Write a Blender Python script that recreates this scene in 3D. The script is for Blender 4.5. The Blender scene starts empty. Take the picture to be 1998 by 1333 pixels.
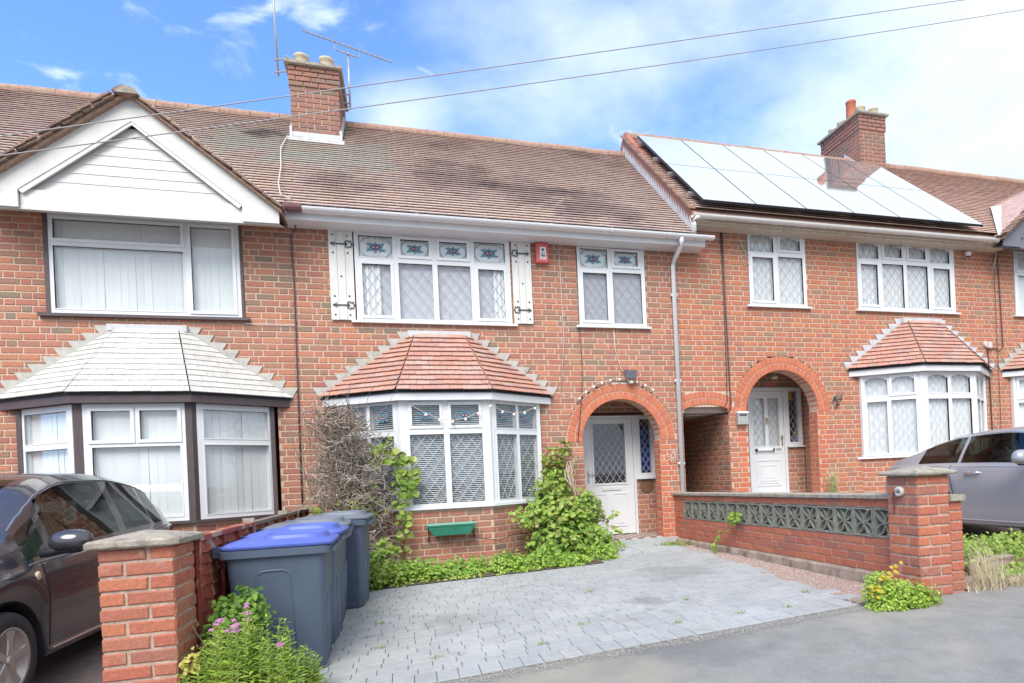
import bpy, bmesh, math, random
import numpy as np
from mathutils import Vector, Matrix, noise
R = math.radians
random.seed(7)
SC = bpy.context.scene
COL = SC.collection

# ------------------------------------------------------------------ camera
FPX, YAW, ROLL = 1215.0, math.atan(1215 / 4095.0), math.atan(.045)
CAMZ = 1.5
cd = bpy.data.cameras.new('camera'); cam = bpy.data.objects.new('camera', cd); COL.objects.link(cam)
cd.sensor_width = 36; cd.lens = 36 * FPX / 1998; cd.clip_end = 2000; cd.clip_start = .05
cd.shift_x = (999 - 1155) / 1998; cd.shift_y = (926 - 666.5) / 1998
cam.matrix_world = (Matrix.Translation((0, 0, CAMZ)) @ Matrix.Rotation(-YAW, 4, 'Z') @ Matrix.Rotation(math.pi / 2, 4, 'X')
                    @ Matrix.Rotation(-ROLL, 4, 'Z'))
SC.camera = cam

def project(x, y, z):
    """pixel of a point in the 1998 px frame; only used to find which bricks and tiles show largest"""
    s, c = math.sin(YAW), math.cos(YAW)
    w = x * s + y * c
    if w < .3: return None
    u = (x * c - y * s) * FPX / w; v = -(z - CAMZ) * FPX / w
    return (1155 + u + v * .045, 926 - u * .045 + v, w)

# ------------------------------------------------------------------ world, sun, exposure
SUN_EL, SUN_AZ = R(48), R(-155)      # azimuth measured from +y towards +x: behind the camera, to its left
W = bpy.data.worlds.new('World'); SC.world = W; W.use_nodes = True
nt = W.node_tree; nt.nodes.clear(); N = nt.nodes.new; L = nt.links.new
out = N('ShaderNodeOutputWorld'); bg = N('ShaderNodeBackground'); L(bg.outputs[0], out.inputs[0])
sky = N('ShaderNodeTexSky'); sky.sky_type = 'NISHITA'; sky.sun_disc = False
sky.sun_elevation = SUN_EL; sky.sun_rotation = SUN_AZ; sky.air_density = 1.0; sky.dust_density = .3; sky.ozone_density = 3.0
def wmath(op, a, b=None, c=None):
    m = N('ShaderNodeMath'); m.operation = op
    for i, v in enumerate((a, b, c)):
        if v is None: continue
        if isinstance(v, (int, float)): m.inputs[i].default_value = v
        else: L(v, m.inputs[i])
    return m.outputs[0]
tc = N('ShaderNodeTexCoord'); sep = N('ShaderNodeSeparateXYZ'); L(tc.outputs['Generated'], sep.inputs[0])
# flatten the sky vault to a plane so that clouds foreshorten towards the horizon
zc = wmath('ADD', wmath('MAXIMUM', sep.outputs[2], 0.0), .35)
cx = wmath('DIVIDE', sep.outputs[0], zc); cy = wmath('DIVIDE', sep.outputs[1], zc)
comb = N('ShaderNodeCombineXYZ'); L(cx, comb.inputs[0]); L(cy, comb.inputs[1]); L(wmath('MULTIPLY', sep.outputs[2], 1.2), comb.inputs[2])
def wnoise(scale, det, rough, off=(0, 0, 0), dist=0.):
    mp = N('ShaderNodeMapping'); L(comb.outputs[0], mp.inputs[0]); mp.inputs[1].default_value = off
    t = N('ShaderNodeTexNoise'); L(mp.outputs[0], t.inputs[0]); t.inputs['Scale'].default_value = scale
    t.inputs['Detail'].default_value = det; t.inputs['Roughness'].default_value = rough; t.inputs['Distortion'].default_value = dist
    return t.outputs[0]
n1 = wnoise(1.5, 9, .56, (3.1, .4, 0), .3); n2 = wnoise(4.5, 8, .6, (.3, 2.4, 1), .4)
# more cloud towards the east and behind the camera, clear blue to the north-west
east = wmath('MULTIPLY', sep.outputs[0], .28)
south = wmath('MULTIPLY', wmath('MAXIMUM', wmath('SUBTRACT', .55, sep.outputs[1]), 0), .55)
d = wmath('ADD', wmath('ADD', wmath('ADD', wmath('MULTIPLY', n1, .72), wmath('MULTIPLY', n2, .40)), east), south)
def bank(c, r_, amp):          # a cloud bank standing in one part of the sky
    v = N('ShaderNodeVectorMath'); v.operation = 'DISTANCE'; L(tc.outputs['Generated'], v.inputs[0]); v.inputs[1].default_value = c
    return wmath('MULTIPLY', wmath('MAXIMUM', wmath('SUBTRACT', 1, wmath('DIVIDE', v.outputs['Value'], r_)), 0), amp)
d = wmath('ADD', d, bank((.22, .80, .57), .26, .27)); d = wmath('ADD', d, bank((.0, .88, .48), .09, .30)); d = wmath('ADD', d, bank((-.28, .78, .56), .12, .20)); d = wmath('ADD', d, bank((.62, .42, .68), .50, .36))  # last bank, centred out of view, is added to whiten the solar panels' reflection
mr = N('ShaderNodeMapRange'); mr.interpolation_type = 'SMOOTHSTEP'; L(d, mr.inputs[0])
mr.inputs[1].default_value = .57; mr.inputs[2].default_value = 1.02
n3 = wnoise(9.0, 6, .55, (7.3, 1.2, 2), .8); n4 = wnoise(2.2, 3, .5, (1.3, 8.2, 2))
m3 = N('ShaderNodeMapRange'); m3.interpolation_type = 'SMOOTHSTEP'; L(wmath('ADD', wmath('MULTIPLY', n3, .7), wmath('MULTIPLY', n4, .5)), m3.inputs[0]); m3.inputs[1].default_value = .635; m3.inputs[2].default_value = .80; m3.inputs[4].default_value = .75
cov = wmath('MAXIMUM', mr.outputs[0], m3.outputs[0])
tint = N('ShaderNodeMix'); tint.data_type = 'RGBA'; tint.blend_type = 'MULTIPLY'; tint.inputs[0].default_value = 1
L(sky.outputs[0], tint.inputs[6]); tint.inputs[7].default_value = (.56, .70, .98, 1)
mx = N('ShaderNodeMix'); mx.data_type = 'RGBA'; L(cov, mx.inputs[0]); L(tint.outputs[2], mx.inputs[6])
mx.inputs[7].default_value = (2.35, 2.72, 3.1, 1)
L(mx.outputs[2], bg.inputs[0]); bg.inputs[1].default_value = .10
sd = bpy.data.lights.new('sun', 'SUN'); so = bpy.data.objects.new('sun', sd); COL.objects.link(so)
sd.energy = 1.05; sd.angle = R(38); sd.color = (1, .96, .90)
dirv = Vector((math.sin(SUN_AZ) * math.cos(SUN_EL), math.cos(SUN_AZ) * math.cos(SUN_EL), math.sin(SUN_EL)))
so.rotation_euler = dirv.to_track_quat('Z', 'Y').to_euler(); so.location = (-3, -6, 9)
vs = SC.view_settings; vs.view_transform = 'Standard'; vs.look = 'None'; vs.exposure = 2.1; vs.gamma = 1; vs.use_curve_mapping = False
SC.cycles.max_bounces = 6; SC.cycles.diffuse_bounces = 3; SC.cycles.transparent_max_bounces = 12
SC.cycles.glossy_bounces = 3; SC.cycles.transmission_bounces = 4

# ------------------------------------------------------------------ materials
def lin(c): return tuple((v / 255 / 12.92) if v / 255 <= .04045 else ((v / 255 + .055) / 1.055) ** 2.4 for v in c)
def A(r, g, b, k=.72): return tuple(v * k for v in lin((r, g, b))) + (1,)
def mat(name, base, rough=.7, var=.12, scale=6., bump=0., bscale=60., metal=0., spec=.5, tint=None, stain=None, trans=0., coat=0., spots=None):
    """base colour broken up by object-space noise; tint: ramp over the mesh attribute 'tint'; stain: list of (colour, noise scale, lo, hi, offset)"""
    m = bpy.data.materials.new(name); m.use_nodes = True; t = m.node_tree; nn = t.nodes.new; ll = t.links.new
    p = t.nodes['Principled BSDF']; p.inputs['Roughness'].default_value = rough; p.inputs['Metallic'].default_value = metal
    p.inputs['Specular IOR Level'].default_value = spec
    if coat: p.inputs['Coat Weight'].default_value = coat; p.inputs['Coat Roughness'].default_value = .04
    g = nn('ShaderNodeNewGeometry'); cur = None
    if tint:
        at = nn('ShaderNodeAttribute'); at.attribute_name = 'tint'; cr = nn('ShaderNodeValToRGB'); cr.color_ramp.interpolation = 'LINEAR'
        el = cr.color_ramp.elements; n = len(tint)
        el[0].color = tint[0]; el[1].color = tint[-1]; el[0].position = 0; el[1].position = 1
        for i in range(1, n - 1): e = el.new(i / (n - 1)); e.color = tint[i]
        ll(at.outputs['Fac'], cr.inputs[0]); cur = cr.outputs[0]
    else:
        rgb = nn('ShaderNodeRGB'); rgb.outputs[0].default_value = base; cur = rgb.outputs[0]
    if var:
        no = nn('ShaderNodeTexNoise'); ll(g.outputs['Position'], no.inputs[0]); no.inputs['Scale'].default_value = scale
        no.inputs['Detail'].default_value = 6; no.inputs['Roughness'].default_value = .65
        mr = nn('ShaderNodeMapRange'); ll(no.outputs[0], mr.inputs[0]); mr.inputs[1].default_value = .3; mr.inputs[2].default_value = .7
        mr.inputs[3].default_value = 1 - var; mr.inputs[4].default_value = 1 + var
        mu = nn('ShaderNodeMix'); mu.data_type = 'RGBA'; mu.blend_type = 'MULTIPLY'; mu.inputs[0].default_value = 1
        ll(cur, mu.inputs[6]); ll(mr.outputs[0], mu.inputs[7]); cur = mu.outputs[2]
    for (c, s, lo, hi, off) in (stain or []):
        mp = nn('ShaderNodeMapping'); ll(g.outputs['Position'], mp.inputs[0]); mp.inputs[1].default_value = off
        no = nn('ShaderNodeTexNoise'); ll(mp.outputs[0], no.inputs[0]); no.inputs['Scale'].default_value = s
        no.inputs['Detail'].default_value = 7; no.inputs['Roughness'].default_value = .6
        mr = nn('ShaderNodeMapRange'); ll(no.outputs[0], mr.inputs[0]); mr.inputs[1].default_value = lo; mr.inputs[2].default_value = hi
        mr.inputs[4].default_value = c[3] if len(c) > 3 else 1
        mu = nn('ShaderNodeMix'); mu.data_type = 'RGBA'; ll(mr.outputs[0], mu.inputs[0]); ll(cur, mu.inputs[6]); mu.inputs[7].default_value = tuple(c[:3]) + (1,)
        cur = mu.outputs[2]
    for (cx_, cy_, cz_, rad, c, st) in (spots or []):
        vm = nn('ShaderNodeVectorMath'); vm.operation = 'DISTANCE'; ll(g.outputs['Position'], vm.inputs[0]); vm.inputs[1].default_value = (cx_, cy_, cz_)
        no = nn('ShaderNodeTexNoise'); ll(g.outputs['Position'], no.inputs[0]); no.inputs['Scale'].default_value = 1.6; no.inputs['Detail'].default_value = 8; no.inputs['Roughness'].default_value = .65
        ad = nn('ShaderNodeMath'); ad.operation = 'MULTIPLY_ADD'; ll(no.outputs[0], ad.inputs[0]); ad.inputs[1].default_value = -2.6 * rad; ll(vm.outputs['Value'], ad.inputs[2])
        mr = nn('ShaderNodeMapRange'); mr.interpolation_type = 'SMOOTHSTEP'; ll(ad.outputs[0], mr.inputs[0]); mr.inputs[1].default_value = -.35 * rad; mr.inputs[2].default_value = -1.0 * rad; mr.inputs[4].default_value = st
        mu = nn('ShaderNodeMix'); mu.data_type = 'RGBA'; ll(mr.outputs[0], mu.inputs[0]); ll(cur, mu.inputs[6]); mu.inputs[7].default_value = c; cur = mu.outputs[2]
    ll(cur, p.inputs['Base Color'])
    if bump:
        no = nn('ShaderNodeTexNoise'); ll(g.outputs['Position'], no.inputs[0]); no.inputs['Scale'].default_value = bscale
        no.inputs['Detail'].default_value = 8; no.inputs['Roughness'].default_value = .7
        b = nn('ShaderNodeBump'); b.inputs['Strength'].default_value = bump; b.inputs['Distance'].default_value = .01
        ll(no.outputs[0], b.inputs['Height']); ll(b.outputs[0], p.inputs['Normal'])
    if trans:
        tr = nn('ShaderNodeBsdfTranslucent'); ll(cur, tr.inputs[0]); mxs = nn('ShaderNodeMixShader'); mxs.inputs[0].default_value = trans
        o = t.nodes['Material Output']; ll(p.outputs[0], mxs.inputs[1]); ll(tr.outputs[0], mxs.inputs[2]); ll(mxs.outputs[0], o.inputs[0])
    return m
def glass(name, tintc, base=.06, grazing=.7, rough=.02):
    m = bpy.data.materials.new(name); m.use_nodes = True; t = m.node_tree; nn = t.nodes.new; ll = t.links.new
    t.nodes.remove(t.nodes['Principled BSDF']); o = t.nodes['Material Output']
    tr = nn('ShaderNodeBsdfTransparent'); tr.inputs[0].default_value = tintc
    gl = nn('ShaderNodeBsdfGlossy'); gl.inputs['Roughness'].default_value = rough; gl.inputs[0].default_value = (1, 1, 1, 1)
    lw = nn('ShaderNodeLayerWeight'); lw.inputs[0].default_value = .5; pw = nn('ShaderNodeMath'); pw.operation = 'POWER'; ll(lw.outputs['Facing'], pw.inputs[0]); pw.inputs[1].default_value = 3.5
    mr = nn('ShaderNodeMapRange'); ll(pw.outputs[0], mr.inputs[0]); mr.inputs[3].default_value = base; mr.inputs[4].default_value = grazing
    x = nn('ShaderNodeMixShader'); ll(mr.outputs[0], x.inputs[0]); ll(tr.outputs[0], x.inputs[1]); ll(gl.outputs[0], x.inputs[2]); ll(x.outputs[0], o.inputs[0])
    return m
BR2 = [A(158,136,124), A(172,136,122), A(182,134,118), A(188,138,120), A(172,128,118), A(162,128,120)]
BR = [A(160,140,122), A(184,138,118), A(198,134,116), A(206,138,116), A(210,146,122), A(188,126,114), A(218,150,118), A(194,146,124), A(178,134,118)]
M = dict(
 brick=mat('facing_brick', None, .85, .22, 40, .5, 90, spec=.25, tint=BR, stain=[(A(170,120,98,.7)[:3] + (.30,), .9, .5, .75, (0, 0, 0))]),
 brickC=mat('orange_facing_brick', None, .85, .20, 40, .5, 90, spec=.25, tint=[A(176,144,122), A(202,134,108), A(212,138,110), A(206,128,106), A(220,144,108), A(198,140,116), A(184,132,114)]),
 chimbrick=mat('weathered_chimney_brick', None, .9, .25, 40, .5, 90, spec=.2, tint=BR2),
 rubbed=mat('orange_rubbed_brick', None, .8, .12, 40, .25, 90, spec=.25, tint=[A(214,128,102), A(224,134,100), A(210,120,96), A(230,138,104), A(218,132,108)]),
 redbrick=mat('red_garden_brick', None, .85, .22, 50, .7, 110, spec=.25, tint=[A(190,124,104), A(208,128,102), A(200,118,98), A(220,138,104), A(184,124,108), A(214,132,106)],
      stain=[(A(205,180,165)[:3] + (.5,), 14, .60, .72, (5, 1, 2))]),
 mortar=mat('pale_mortar', A(234,206,184), .95, .12, 30, .5, 160, spec=.1),
 mortarR=mat('garden_mortar', A(214,186,168), .95, .25, 30, .8, 120, spec=.1, stain=[(A(236,224,212), 25, .55, .7, (1, 4, 2))]),
 tile=mat('weathered_clay_tile', None, .85, .18, 22, .4, 80, spec=.2, tint=[A(192,172,166,.88), A(202,178,168,.88), A(208,186,172,.88), A(196,170,164,.88), A(204,184,178,.88), A(186,168,166,.88)],
      stain=[(A(128,104,104)[:3] + (.55,), .8, .56, .74, (11, 3, 7))],
      spots=[(-2.1, 10.5, 6.75, 1.35, A(214,210,198), .8), (-.75, 10.3, 6.6, 1.25, A(214,210,198), .75), (-1.9, 10.9, 7.1, .38, A(104,96,100), .7), (.9, 9.95, 6.25, .95, A(126,104,106), .45), (2.0, 9.6, 5.93, .9, A(120,100,104), .45), (-.9, 9.5, 5.8, .5, A(126,104,102), .4), (3.0, 9.3, 5.65, .95, A(120,100,104), .45)]),
 vergetile=mat('old_verge_tile', None, .9, .3, 22, .5, 80, spec=.2, tint=[A(150,122,112), A(172,140,124), A(190,156,136), A(136,114,106), A(180,158,142)]),
 tileC=mat('red_clay_tile', None, .85, .2, 22, .4, 80, spec=.2, tint=[A(210,180,172,.88), A(218,188,176,.88), A(224,196,182,.88), A(212,178,168,.88), A(218,194,188,.88)]),
 baytile=mat('bay_clay_tile', None, .8, .2, 30, .4, 80, spec=.25, tint=[A(212,164,148), A(220,172,154), A(208,152,136), A(216,180,168), A(200,158,150), A(222,162,142), A(196,162,150)]),
 paintedtile=mat('white_painted_tile', None, .7, .12, 14, .3, 60, spec=.3, tint=[A(222,218,214), A(232,230,226), A(226,222,216)], stain=[(A(178,170,160)[:3] + (.45,), 5, .56, .75, (0, 0, 0))]),
 ridge=mat('ridge_tile', A(192,156,140), .9, .3, 14, .5, 70, spec=.2, stain=[(A(190,180,150)[:3] + (.6,), 5, .52, .7, (0, 0, 0))]),
 upvc=mat('white_plastic', A(244,245,248,.8), .35, .03, 4, spec=.5),
 upvcw=mat('weathered_white_plastic', A(238,236,232,.78), .45, .06, 5, spec=.5, stain=[(A(205,200,188)[:3] + (.35,), 4, .55, .75, (4, 0, 0))]),
 cream=mat('flaking_cream_paint', A(222,214,198,.75), .7, .15, 18, .4, 50, stain=[(A(150,138,120)[:3] + (.6,), 9, .58, .7, (4, 2, 0))]),
 brownw=mat('dark_brown_timber', A(92,78,80,.8), .5, .15, 10, .1, 60),
 lead=mat('lead_sheet', A(214,216,220,.8), .5, .1, 12, .2, 30, spec=.5, stain=[(A(180,178,176)[:3] + (.5,), 7, .5, .7, (0, 0, 0))]),
 greylead=mat('mortar_flashing', A(206,202,194,.75), .8, .14, 16, .4, 60, stain=[(A(150,144,136)[:3] + (.5,), 9, .55, .7, (0, 3, 0))]),
 glass=glass('window_glass', (.98, .99, .99, 1), .05, .5), cargl=glass('tinted_car_glass', (.16, .20, .19, 1), .06, .5),
 blind=mat('white_blind_fabric', A(244,245,246,.80), .9, .03, 3), blindg=mat('lilac_grey_blind', A(206,204,214,.9), .9, .03, 3),
 net=mat('net_curtain', A(232,232,234,.9), .9, .1, 30, .2, 200), slatm=mat('venetian_slat', A(226,230,236,.9), .5, .04, 3),
 dark=mat('dark_backing', A(52,54,60,.8), .9, .2, 2), came=mat('lead_came', A(200,204,210,.8), .5, 0), camed=mat('dark_lead_came', A(176,180,186,.8), .5, 0),  # dark: flat colour for the shade of unlit rooms, also the bay roof underlay
 petal=mat('blue_stained_glass', A(106,158,186), .3, .1, 20), rose=mat('red_stained_glass', A(150,70,96), .3, .1, 20), roseh=mat('pink_stained_glass', A(240,214,216), .3, 0),
 concrete=mat('rough_concrete', A(200,190,176,.65), .95, .25, 25, .9, 90, spec=.1, stain=[(A(130,120,108)[:3] + (.6,), 9, .5, .68, (0, 0, 0)), (A(226,214,180)[:3] + (.5,), 13, .6, .7, (7, 0, 0))]),
 plinth=mat('old_render', A(186,166,150), .95, .25, 9, .7, 60, spec=.1, stain=[(A(112,98,90)[:3] + (.7,), 5, .5, .7, (0, 0, 0))]),
 block=mat('grey_screen_block', A(158,158,146), .95, .2, 20, .8, 110, spec=.1, stain=[(A(198,198,184)[:3] + (.5,), 12, .55, .7, (0, 0, 0))]),
 paver=mat('grey_paver', None, .9, .10, 25, .5, 120, spec=.2, tint=[A(184,186,188,.68), A(188,190,191,.68), A(192,193,194,.68), A(198,198,198,.68), A(186,187,188,.68), A(194,195,194,.68)],
      stain=[(A(150,152,154)[:3] + (.35,), 2.2, .55, .75, (3, 0, 0)), (A(225,226,228)[:3] + (.35,), 1.4, .52, .7, (0, 5, 0)), (A(150,152,140,.7)[:3] + (.4,), 4.5, .58, .72, (2, 9, 0))],
      spots=[(2.02, 5.35, .36, .30, A(130,128,124,.6), .45), (.4, 5.6, .28, .5, A(150,150,146,.6), .4), (2.9, 6.4, .35, .6, A(150,150,146,.6), .4)]),
 joint=mat('paver_bedding', A(138,138,132,.6), .95, .25, 30, .6, 90, spec=.1),
 asphalt=mat('worn_asphalt', A(182,180,177,.60), .95, .13, 5, .9, 140, spec=.1, stain=[(A(216,214,210,.6)[:3] + (.6,), 75, .58, .68, (0, 0, 0)), (A(136,136,136,.6)[:3] + (.6,), 60, .56, .70, (3, 0, 0)), (A(202,196,184,.66)[:3] + (.6,), 1.1, .5, .66, (0, 0, 0)), (A(140,140,142,.6)[:3] + (.6,), .8, .52, .68, (9, 0, 0))], spots=[(.9, 3.75, .2, .7, A(206,196,176,.62), .5), (3.4, 3.9, .3, .6, A(206,200,184,.62), .4)]),
 gravel=mat('pinkish_gravel', None, .9, .2, 40, .3, 90, tint=[A(206,182,172), A(178,150,140), A(220,204,192), A(160,140,132), A(198,166,156)]),
 grit=mat('grey_grit', None, .95, .2, 40, tint=[A(186,182,176,.6), A(160,156,150,.6), A(200,196,190,.6), A(140,138,134,.6)]), gravelb=mat('gravel_ground', A(184,160,150), .95, .3, 45, .9, 60, spec=.1),
 soil=mat('dark_soil', A(120,102,86,.6), .95, .3, 20, .8, 60), slab=mat('pale_stone_slab', A(196,202,202), .85, .1, 8, .3, 60),
 drivebrown=mat('brown_block', A(140,122,116), .9, .25, 14, .6, 60), quarry=mat('porch_tile', None, .6, .1, 20, tint=[A(214,206,198), A(150,106,96)]),
 black=mat('black_rubber', A(44,44,48,.8), .7, .1, 20), iron=mat('black_iron', A(70,72,80,.8), .5, .1, 20), cable=mat('dark_cable', A(96,82,82,.8), .6, 0),
 frost=mat('frosted_glass', A(226,230,232,.95), .5, .03, 8), wire=mat('grey_wire', A(176,172,172,.8), .6, 0), wcable=mat('pale_cable', A(226,214,206,.8), .6, 0), alum=mat('aluminium', A(196,194,190,.8), .35, .1, 10, metal=.4),
 binb=mat('slate_grey_bin_plastic', A(84,96,116,.85), .5, .08, 5, .1, 200, stain=[(A(140,140,142)[:3] + (.35,), 3, .6, .8, (0, 0, 0))]), bing=mat('grey_bin_plastic', A(120,126,138,.8), .55, .1, 6, .1, 200),
 binblue=mat('blue_lid_plastic', A(92,110,196,.85), .45, .08, 6), fence=mat('red_brown_stain', None, .75, .2, 12, .5, 70, tint=[A(176,84,62), A(160,72,56), A(188,96,72), A(150,66,54)],
      stain=[(A(214,190,160)[:3] + (.75,), 7, .55, .60, (0, 0, 0))]),
 pcL=mat('dark_aubergine_car_paint', A(84,82,92,.55), .22, .04, 2, metal=.25, spec=.6, coat=.8), pcR=mat('silver_grey_car_paint', A(184,187,194,.74), .28, .03, 2, metal=.3, spec=.6, coat=.5),
 rubber=mat('tyre_rubber', A(70,68,74,.7), .75, .1, 30), alloy=mat('alloy_wheel', A(206,200,196,.8), .35, .08, 10, metal=.5), chrome=mat('chrome_trim', A(236,238,242,.9), .12, 0, metal=.9),
 trimb=mat('black_car_trim', A(52,54,62,.8), .4, 0), seat=mat('pale_car_seat', A(176,206,186,.8), .8, .1, 9), amber=mat('clear_indicator_lens', A(240,226,196), .2, 0),
 solar=mat('sky_mirror_glass', A(236,236,238,.98), .05, .02, 2, metal=.85, spec=1.), solarf=mat('black_panel_frame', A(60,58,64,.8), .4, 0),  # solar: sky reflection put into the colour, pale mirror metal for dark glass
 potc=mat('buff_chimney_pot', A(222,206,176), .85, .15, 14, .3, 60), poto=mat('terracotta_pot', A(222,130,100), .8, .1, 14, .2, 60),
 alarm=mat('red_alarm_case', A(236,112,112), .4, .05, 6), white=mat('white_print', A(248,248,250,.85), .5, 0), ink=mat('grey_print', A(120,128,150), .6, 0), inkd=mat('dark_print', A(66,70,84), .6, 0),
 green=mat('green_plastic', A(58,146,120), .45, .08, 9, .1, 40), greenl=mat('pale_green_rim', A(150,206,190), .5, .08, 9), bronze=mat('bronze_plaque', A(150,118,88), .5, .25, 20, .4, 90, metal=.3), brass=mat('brass', A(206,184,140), .3, 0, metal=.6),
 leaf=mat('bright_leaf', None, .55, .25, 9, spec=.35, trans=.35, tint=[A(104,140,58,.7), A(140,176,74,.75), A(166,196,84,.78), A(186,210,104,.78), A(150,184,80,.75), A(208,220,134,.78), A(176,164,98,.7)]),
 leafl=mat('lime_leaf', None, .55, .2, 9, spec=.35, trans=.35, tint=[A(140,176,60,.8), A(172,204,84,.82), A(196,220,104,.85), A(158,192,72,.8), A(208,226,124,.85)]),
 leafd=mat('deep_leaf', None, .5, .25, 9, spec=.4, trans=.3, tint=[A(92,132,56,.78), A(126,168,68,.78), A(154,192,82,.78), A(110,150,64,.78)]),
 twig=mat('dead_twig', None, .9, .2, 20, tint=[A(140,124,110), A(176,160,146), A(200,186,172), A(124,104,90)]), stem=mat('green_stem', A(140,150,90), .8, .1, 9), bark=mat('vine_bark', A(190,168,146), .9, .3, 24, .6, 60),
 pinkf=mat('pink_petal', A(222,140,206), .6, .1, 9, trans=.3), yellowf=mat('yellow_petal', A(236,206,70), .6, .1, 9, trans=.3), dry=mat('dry_grass', None, .9, .1, 9, trans=.3, tint=[A(228,210,178,.8), A(238,224,196,.8), A(212,194,160,.8)]),
 bluec=mat('blue_coat', A(40,86,190), .8, .2, 6), bulb=mat('frosted_bulb', A(250,246,236,.9), .3, 0), greyg=mat('dark_grey_board', A(130,130,142), .6, .05, 4), yellows=mat('yellow_sticker', A(246,200,70), .5, 0), purple=mat('purple_card', A(130,104,160), .6, 0))

# ------------------------------------------------------------------ objects
def props(o, label=None, cat=None, group=None, kind=None):
    if label: o['label'] = label
    if cat: o['category'] = cat
    if group: o['group'] = group
    if kind: o['kind'] = kind
    return o
def thing(name, label, cat, loc=(0, 0, 0), group=None, rz=0.):
    o = bpy.data.objects.new(name, None); COL.objects.link(o); o.empty_display_size = .1
    o.location = loc; o.rotation_euler[2] = rz
    return props(o, label, cat, group)
def link_mesh(name, me, parent=None):
    o = bpy.data.objects.new(name, me); COL.objects.link(o)
    if parent is not None:
        o.parent = parent
        o.matrix_parent_inverse = parent_world(parent).inverted()
    return o
def parent_world(p):
    m = Matrix.LocRotScale(p.location, p.rotation_euler, p.scale)
    if p.parent is not None: m = parent_world(p.parent) @ p.matrix_parent_inverse @ m
    return m
IDF = lambda p: p
def frame(O, U, Nn):
    """local (u, n, z): along the wall, outward, up"""
    O = Vector(O); U = Vector(U).normalized(); Nn = Vector(Nn).normalized()
    def f(p): q = O + U * p[0] + Nn * p[1]; return (q.x, q.y, q.z + p[2])
    f.O, f.U, f.N = O, U, Nn
    return f
FAC = frame((0, 9.05, 0), (1, 0, 0), (0, -1, 0))       # the common front plane of the terrace
class MB:
    def __init__(s, fr=None): s.v = []; s.f = []; s.m = []; s.t = []; s.fr = fr or IDF; s.mi = 0; s.tint = .5
    def add(s, vs, fs):
        b = len(s.v); s.v += [s.fr(p) for p in vs]
        for f in fs: s.f.append([i + b for i in f]); s.m.append(s.mi); s.t.append(s.tint)
    def box(s, x0, x1, y0, y1, z0, z1):
        s.add([(x0,y0,z0),(x1,y0,z0),(x1,y1,z0),(x0,y1,z0),(x0,y0,z1),(x1,y0,z1),(x1,y1,z1),(x0,y1,z1)],
              [(0,3,2,1),(4,5,6,7),(0,1,5,4),(1,2,6,5),(2,3,7,6),(3,0,4,7)]); return s
    def add2(s, v):
        s.add(v, [(0,3,2,1),(4,5,6,7),(0,1,5,4),(1,2,6,5),(2,3,7,6),(3,0,4,7)]); return s
    def prism(s, poly, n0, n1):
        """poly [(u, z)], extruded from n0 to n1"""
        k = len(poly)
        s.add([(u, n0, z) for u, z in poly] + [(u, n1, z) for u, z in poly],
              [list(range(k)), list(range(2 * k - 1, k - 1, -1))] + [(i, (i + 1) % k, k + (i + 1) % k, k + i) for i in range(k)]); return s
    def tube(s, pts, r, k=6, caps=True):
        pts = [Vector(p) for p in pts]; rings = []; n = len(pts)
        for i, p in enumerate(pts):
            d = (pts[min(i + 1, n - 1)] - pts[max(i - 1, 0)])
            if d.length < 1e-9: d = Vector((0, 0, 1))
            d.normalize(); a = d.cross(Vector((0, 0, 1)) if abs(d.z) < .9 else Vector((1, 0, 0))).normalized(); b = d.cross(a)
            rr = r[i] if isinstance(r, (list, tuple)) else r
            rings.append([p + (a * math.cos(2 * math.pi * j / k) + b * math.sin(2 * math.pi * j / k)) * rr for j in range(k)])
        fs = [(i * k + j, i * k + (j + 1) % k, (i + 1) * k + (j + 1) % k, (i + 1) * k + j) for i in range(n - 1) for j in range(k)]
        if caps: fs += [list(range(k - 1, -1, -1)), [(n - 1) * k + j for j in range(k)]]
        s.add([tuple(q) for rg in rings for q in rg], fs); return s
    def lathe(s, prof, c, k=20, axis='z'):
        """prof [(radius, height)] about c"""
        vs = []
        for (r, h) in prof:
            for j in range(k):
                a = 2 * math.pi * j / k; x, y = r * math.cos(a), r * math.sin(a)
                vs.append({'z': (c[0] + x, c[1] + y, c[2] + h), 'x': (c[0] + h, c[1] + x, c[2] + y), 'y': (c[0] + x, c[1] + h, c[2] + y)}[axis])
        n = len(prof)
        fs = [(i * k + j, i * k + (j + 1) % k, (i + 1) * k + (j + 1) % k, (i + 1) * k + j) for i in range(n - 1) for j in range(k)]
        fs += [list(range(k - 1, -1, -1)), [(n - 1) * k + j for j in range(k)]]
        s.add(vs, fs); return s
    def loft(s, rings, caps=True):
        k = len(rings[0]); n = len(rings)
        fs = [(i * k + j, i * k + (j + 1) % k, (i + 1) * k + (j + 1) % k, (i + 1) * k + j) for i in range(n - 1) for j in range(k)]
        if caps: fs += [list(range(k - 1, -1, -1)), [(n - 1) * k + j for j in range(k)]]
        s.add([tuple(q) for rg in rings for q in rg], fs); return s
    def mesh(s, name, mats, smooth=False, fix=True):
        me = bpy.data.meshes.new(name); me.from_pydata(s.v, [], s.f)
        for m in (mats if isinstance(mats, (list, tuple)) else [mats]): me.materials.append(m)
        if any(s.m): me.polygons.foreach_set('material_index', s.m)
        a = me.attributes.new('tint', 'FLOAT', 'FACE'); a.data.foreach_set('value', s.t)
        if smooth: me.polygons.foreach_set('use_smooth', [True] * len(s.f))
        if fix and len(s.f) < 30000:
            bm = bmesh.new(); bm.from_mesh(me); bmesh.ops.recalc_face_normals(bm, faces=bm.faces); bm.to_mesh(me); bm.free()
        me.update(); return me
    def build(s, name, mats, parent=None, smooth=False, fix=True, **kw):
        return props(link_mesh(name, s.mesh(name, mats, smooth, fix), parent), **kw)
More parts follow.
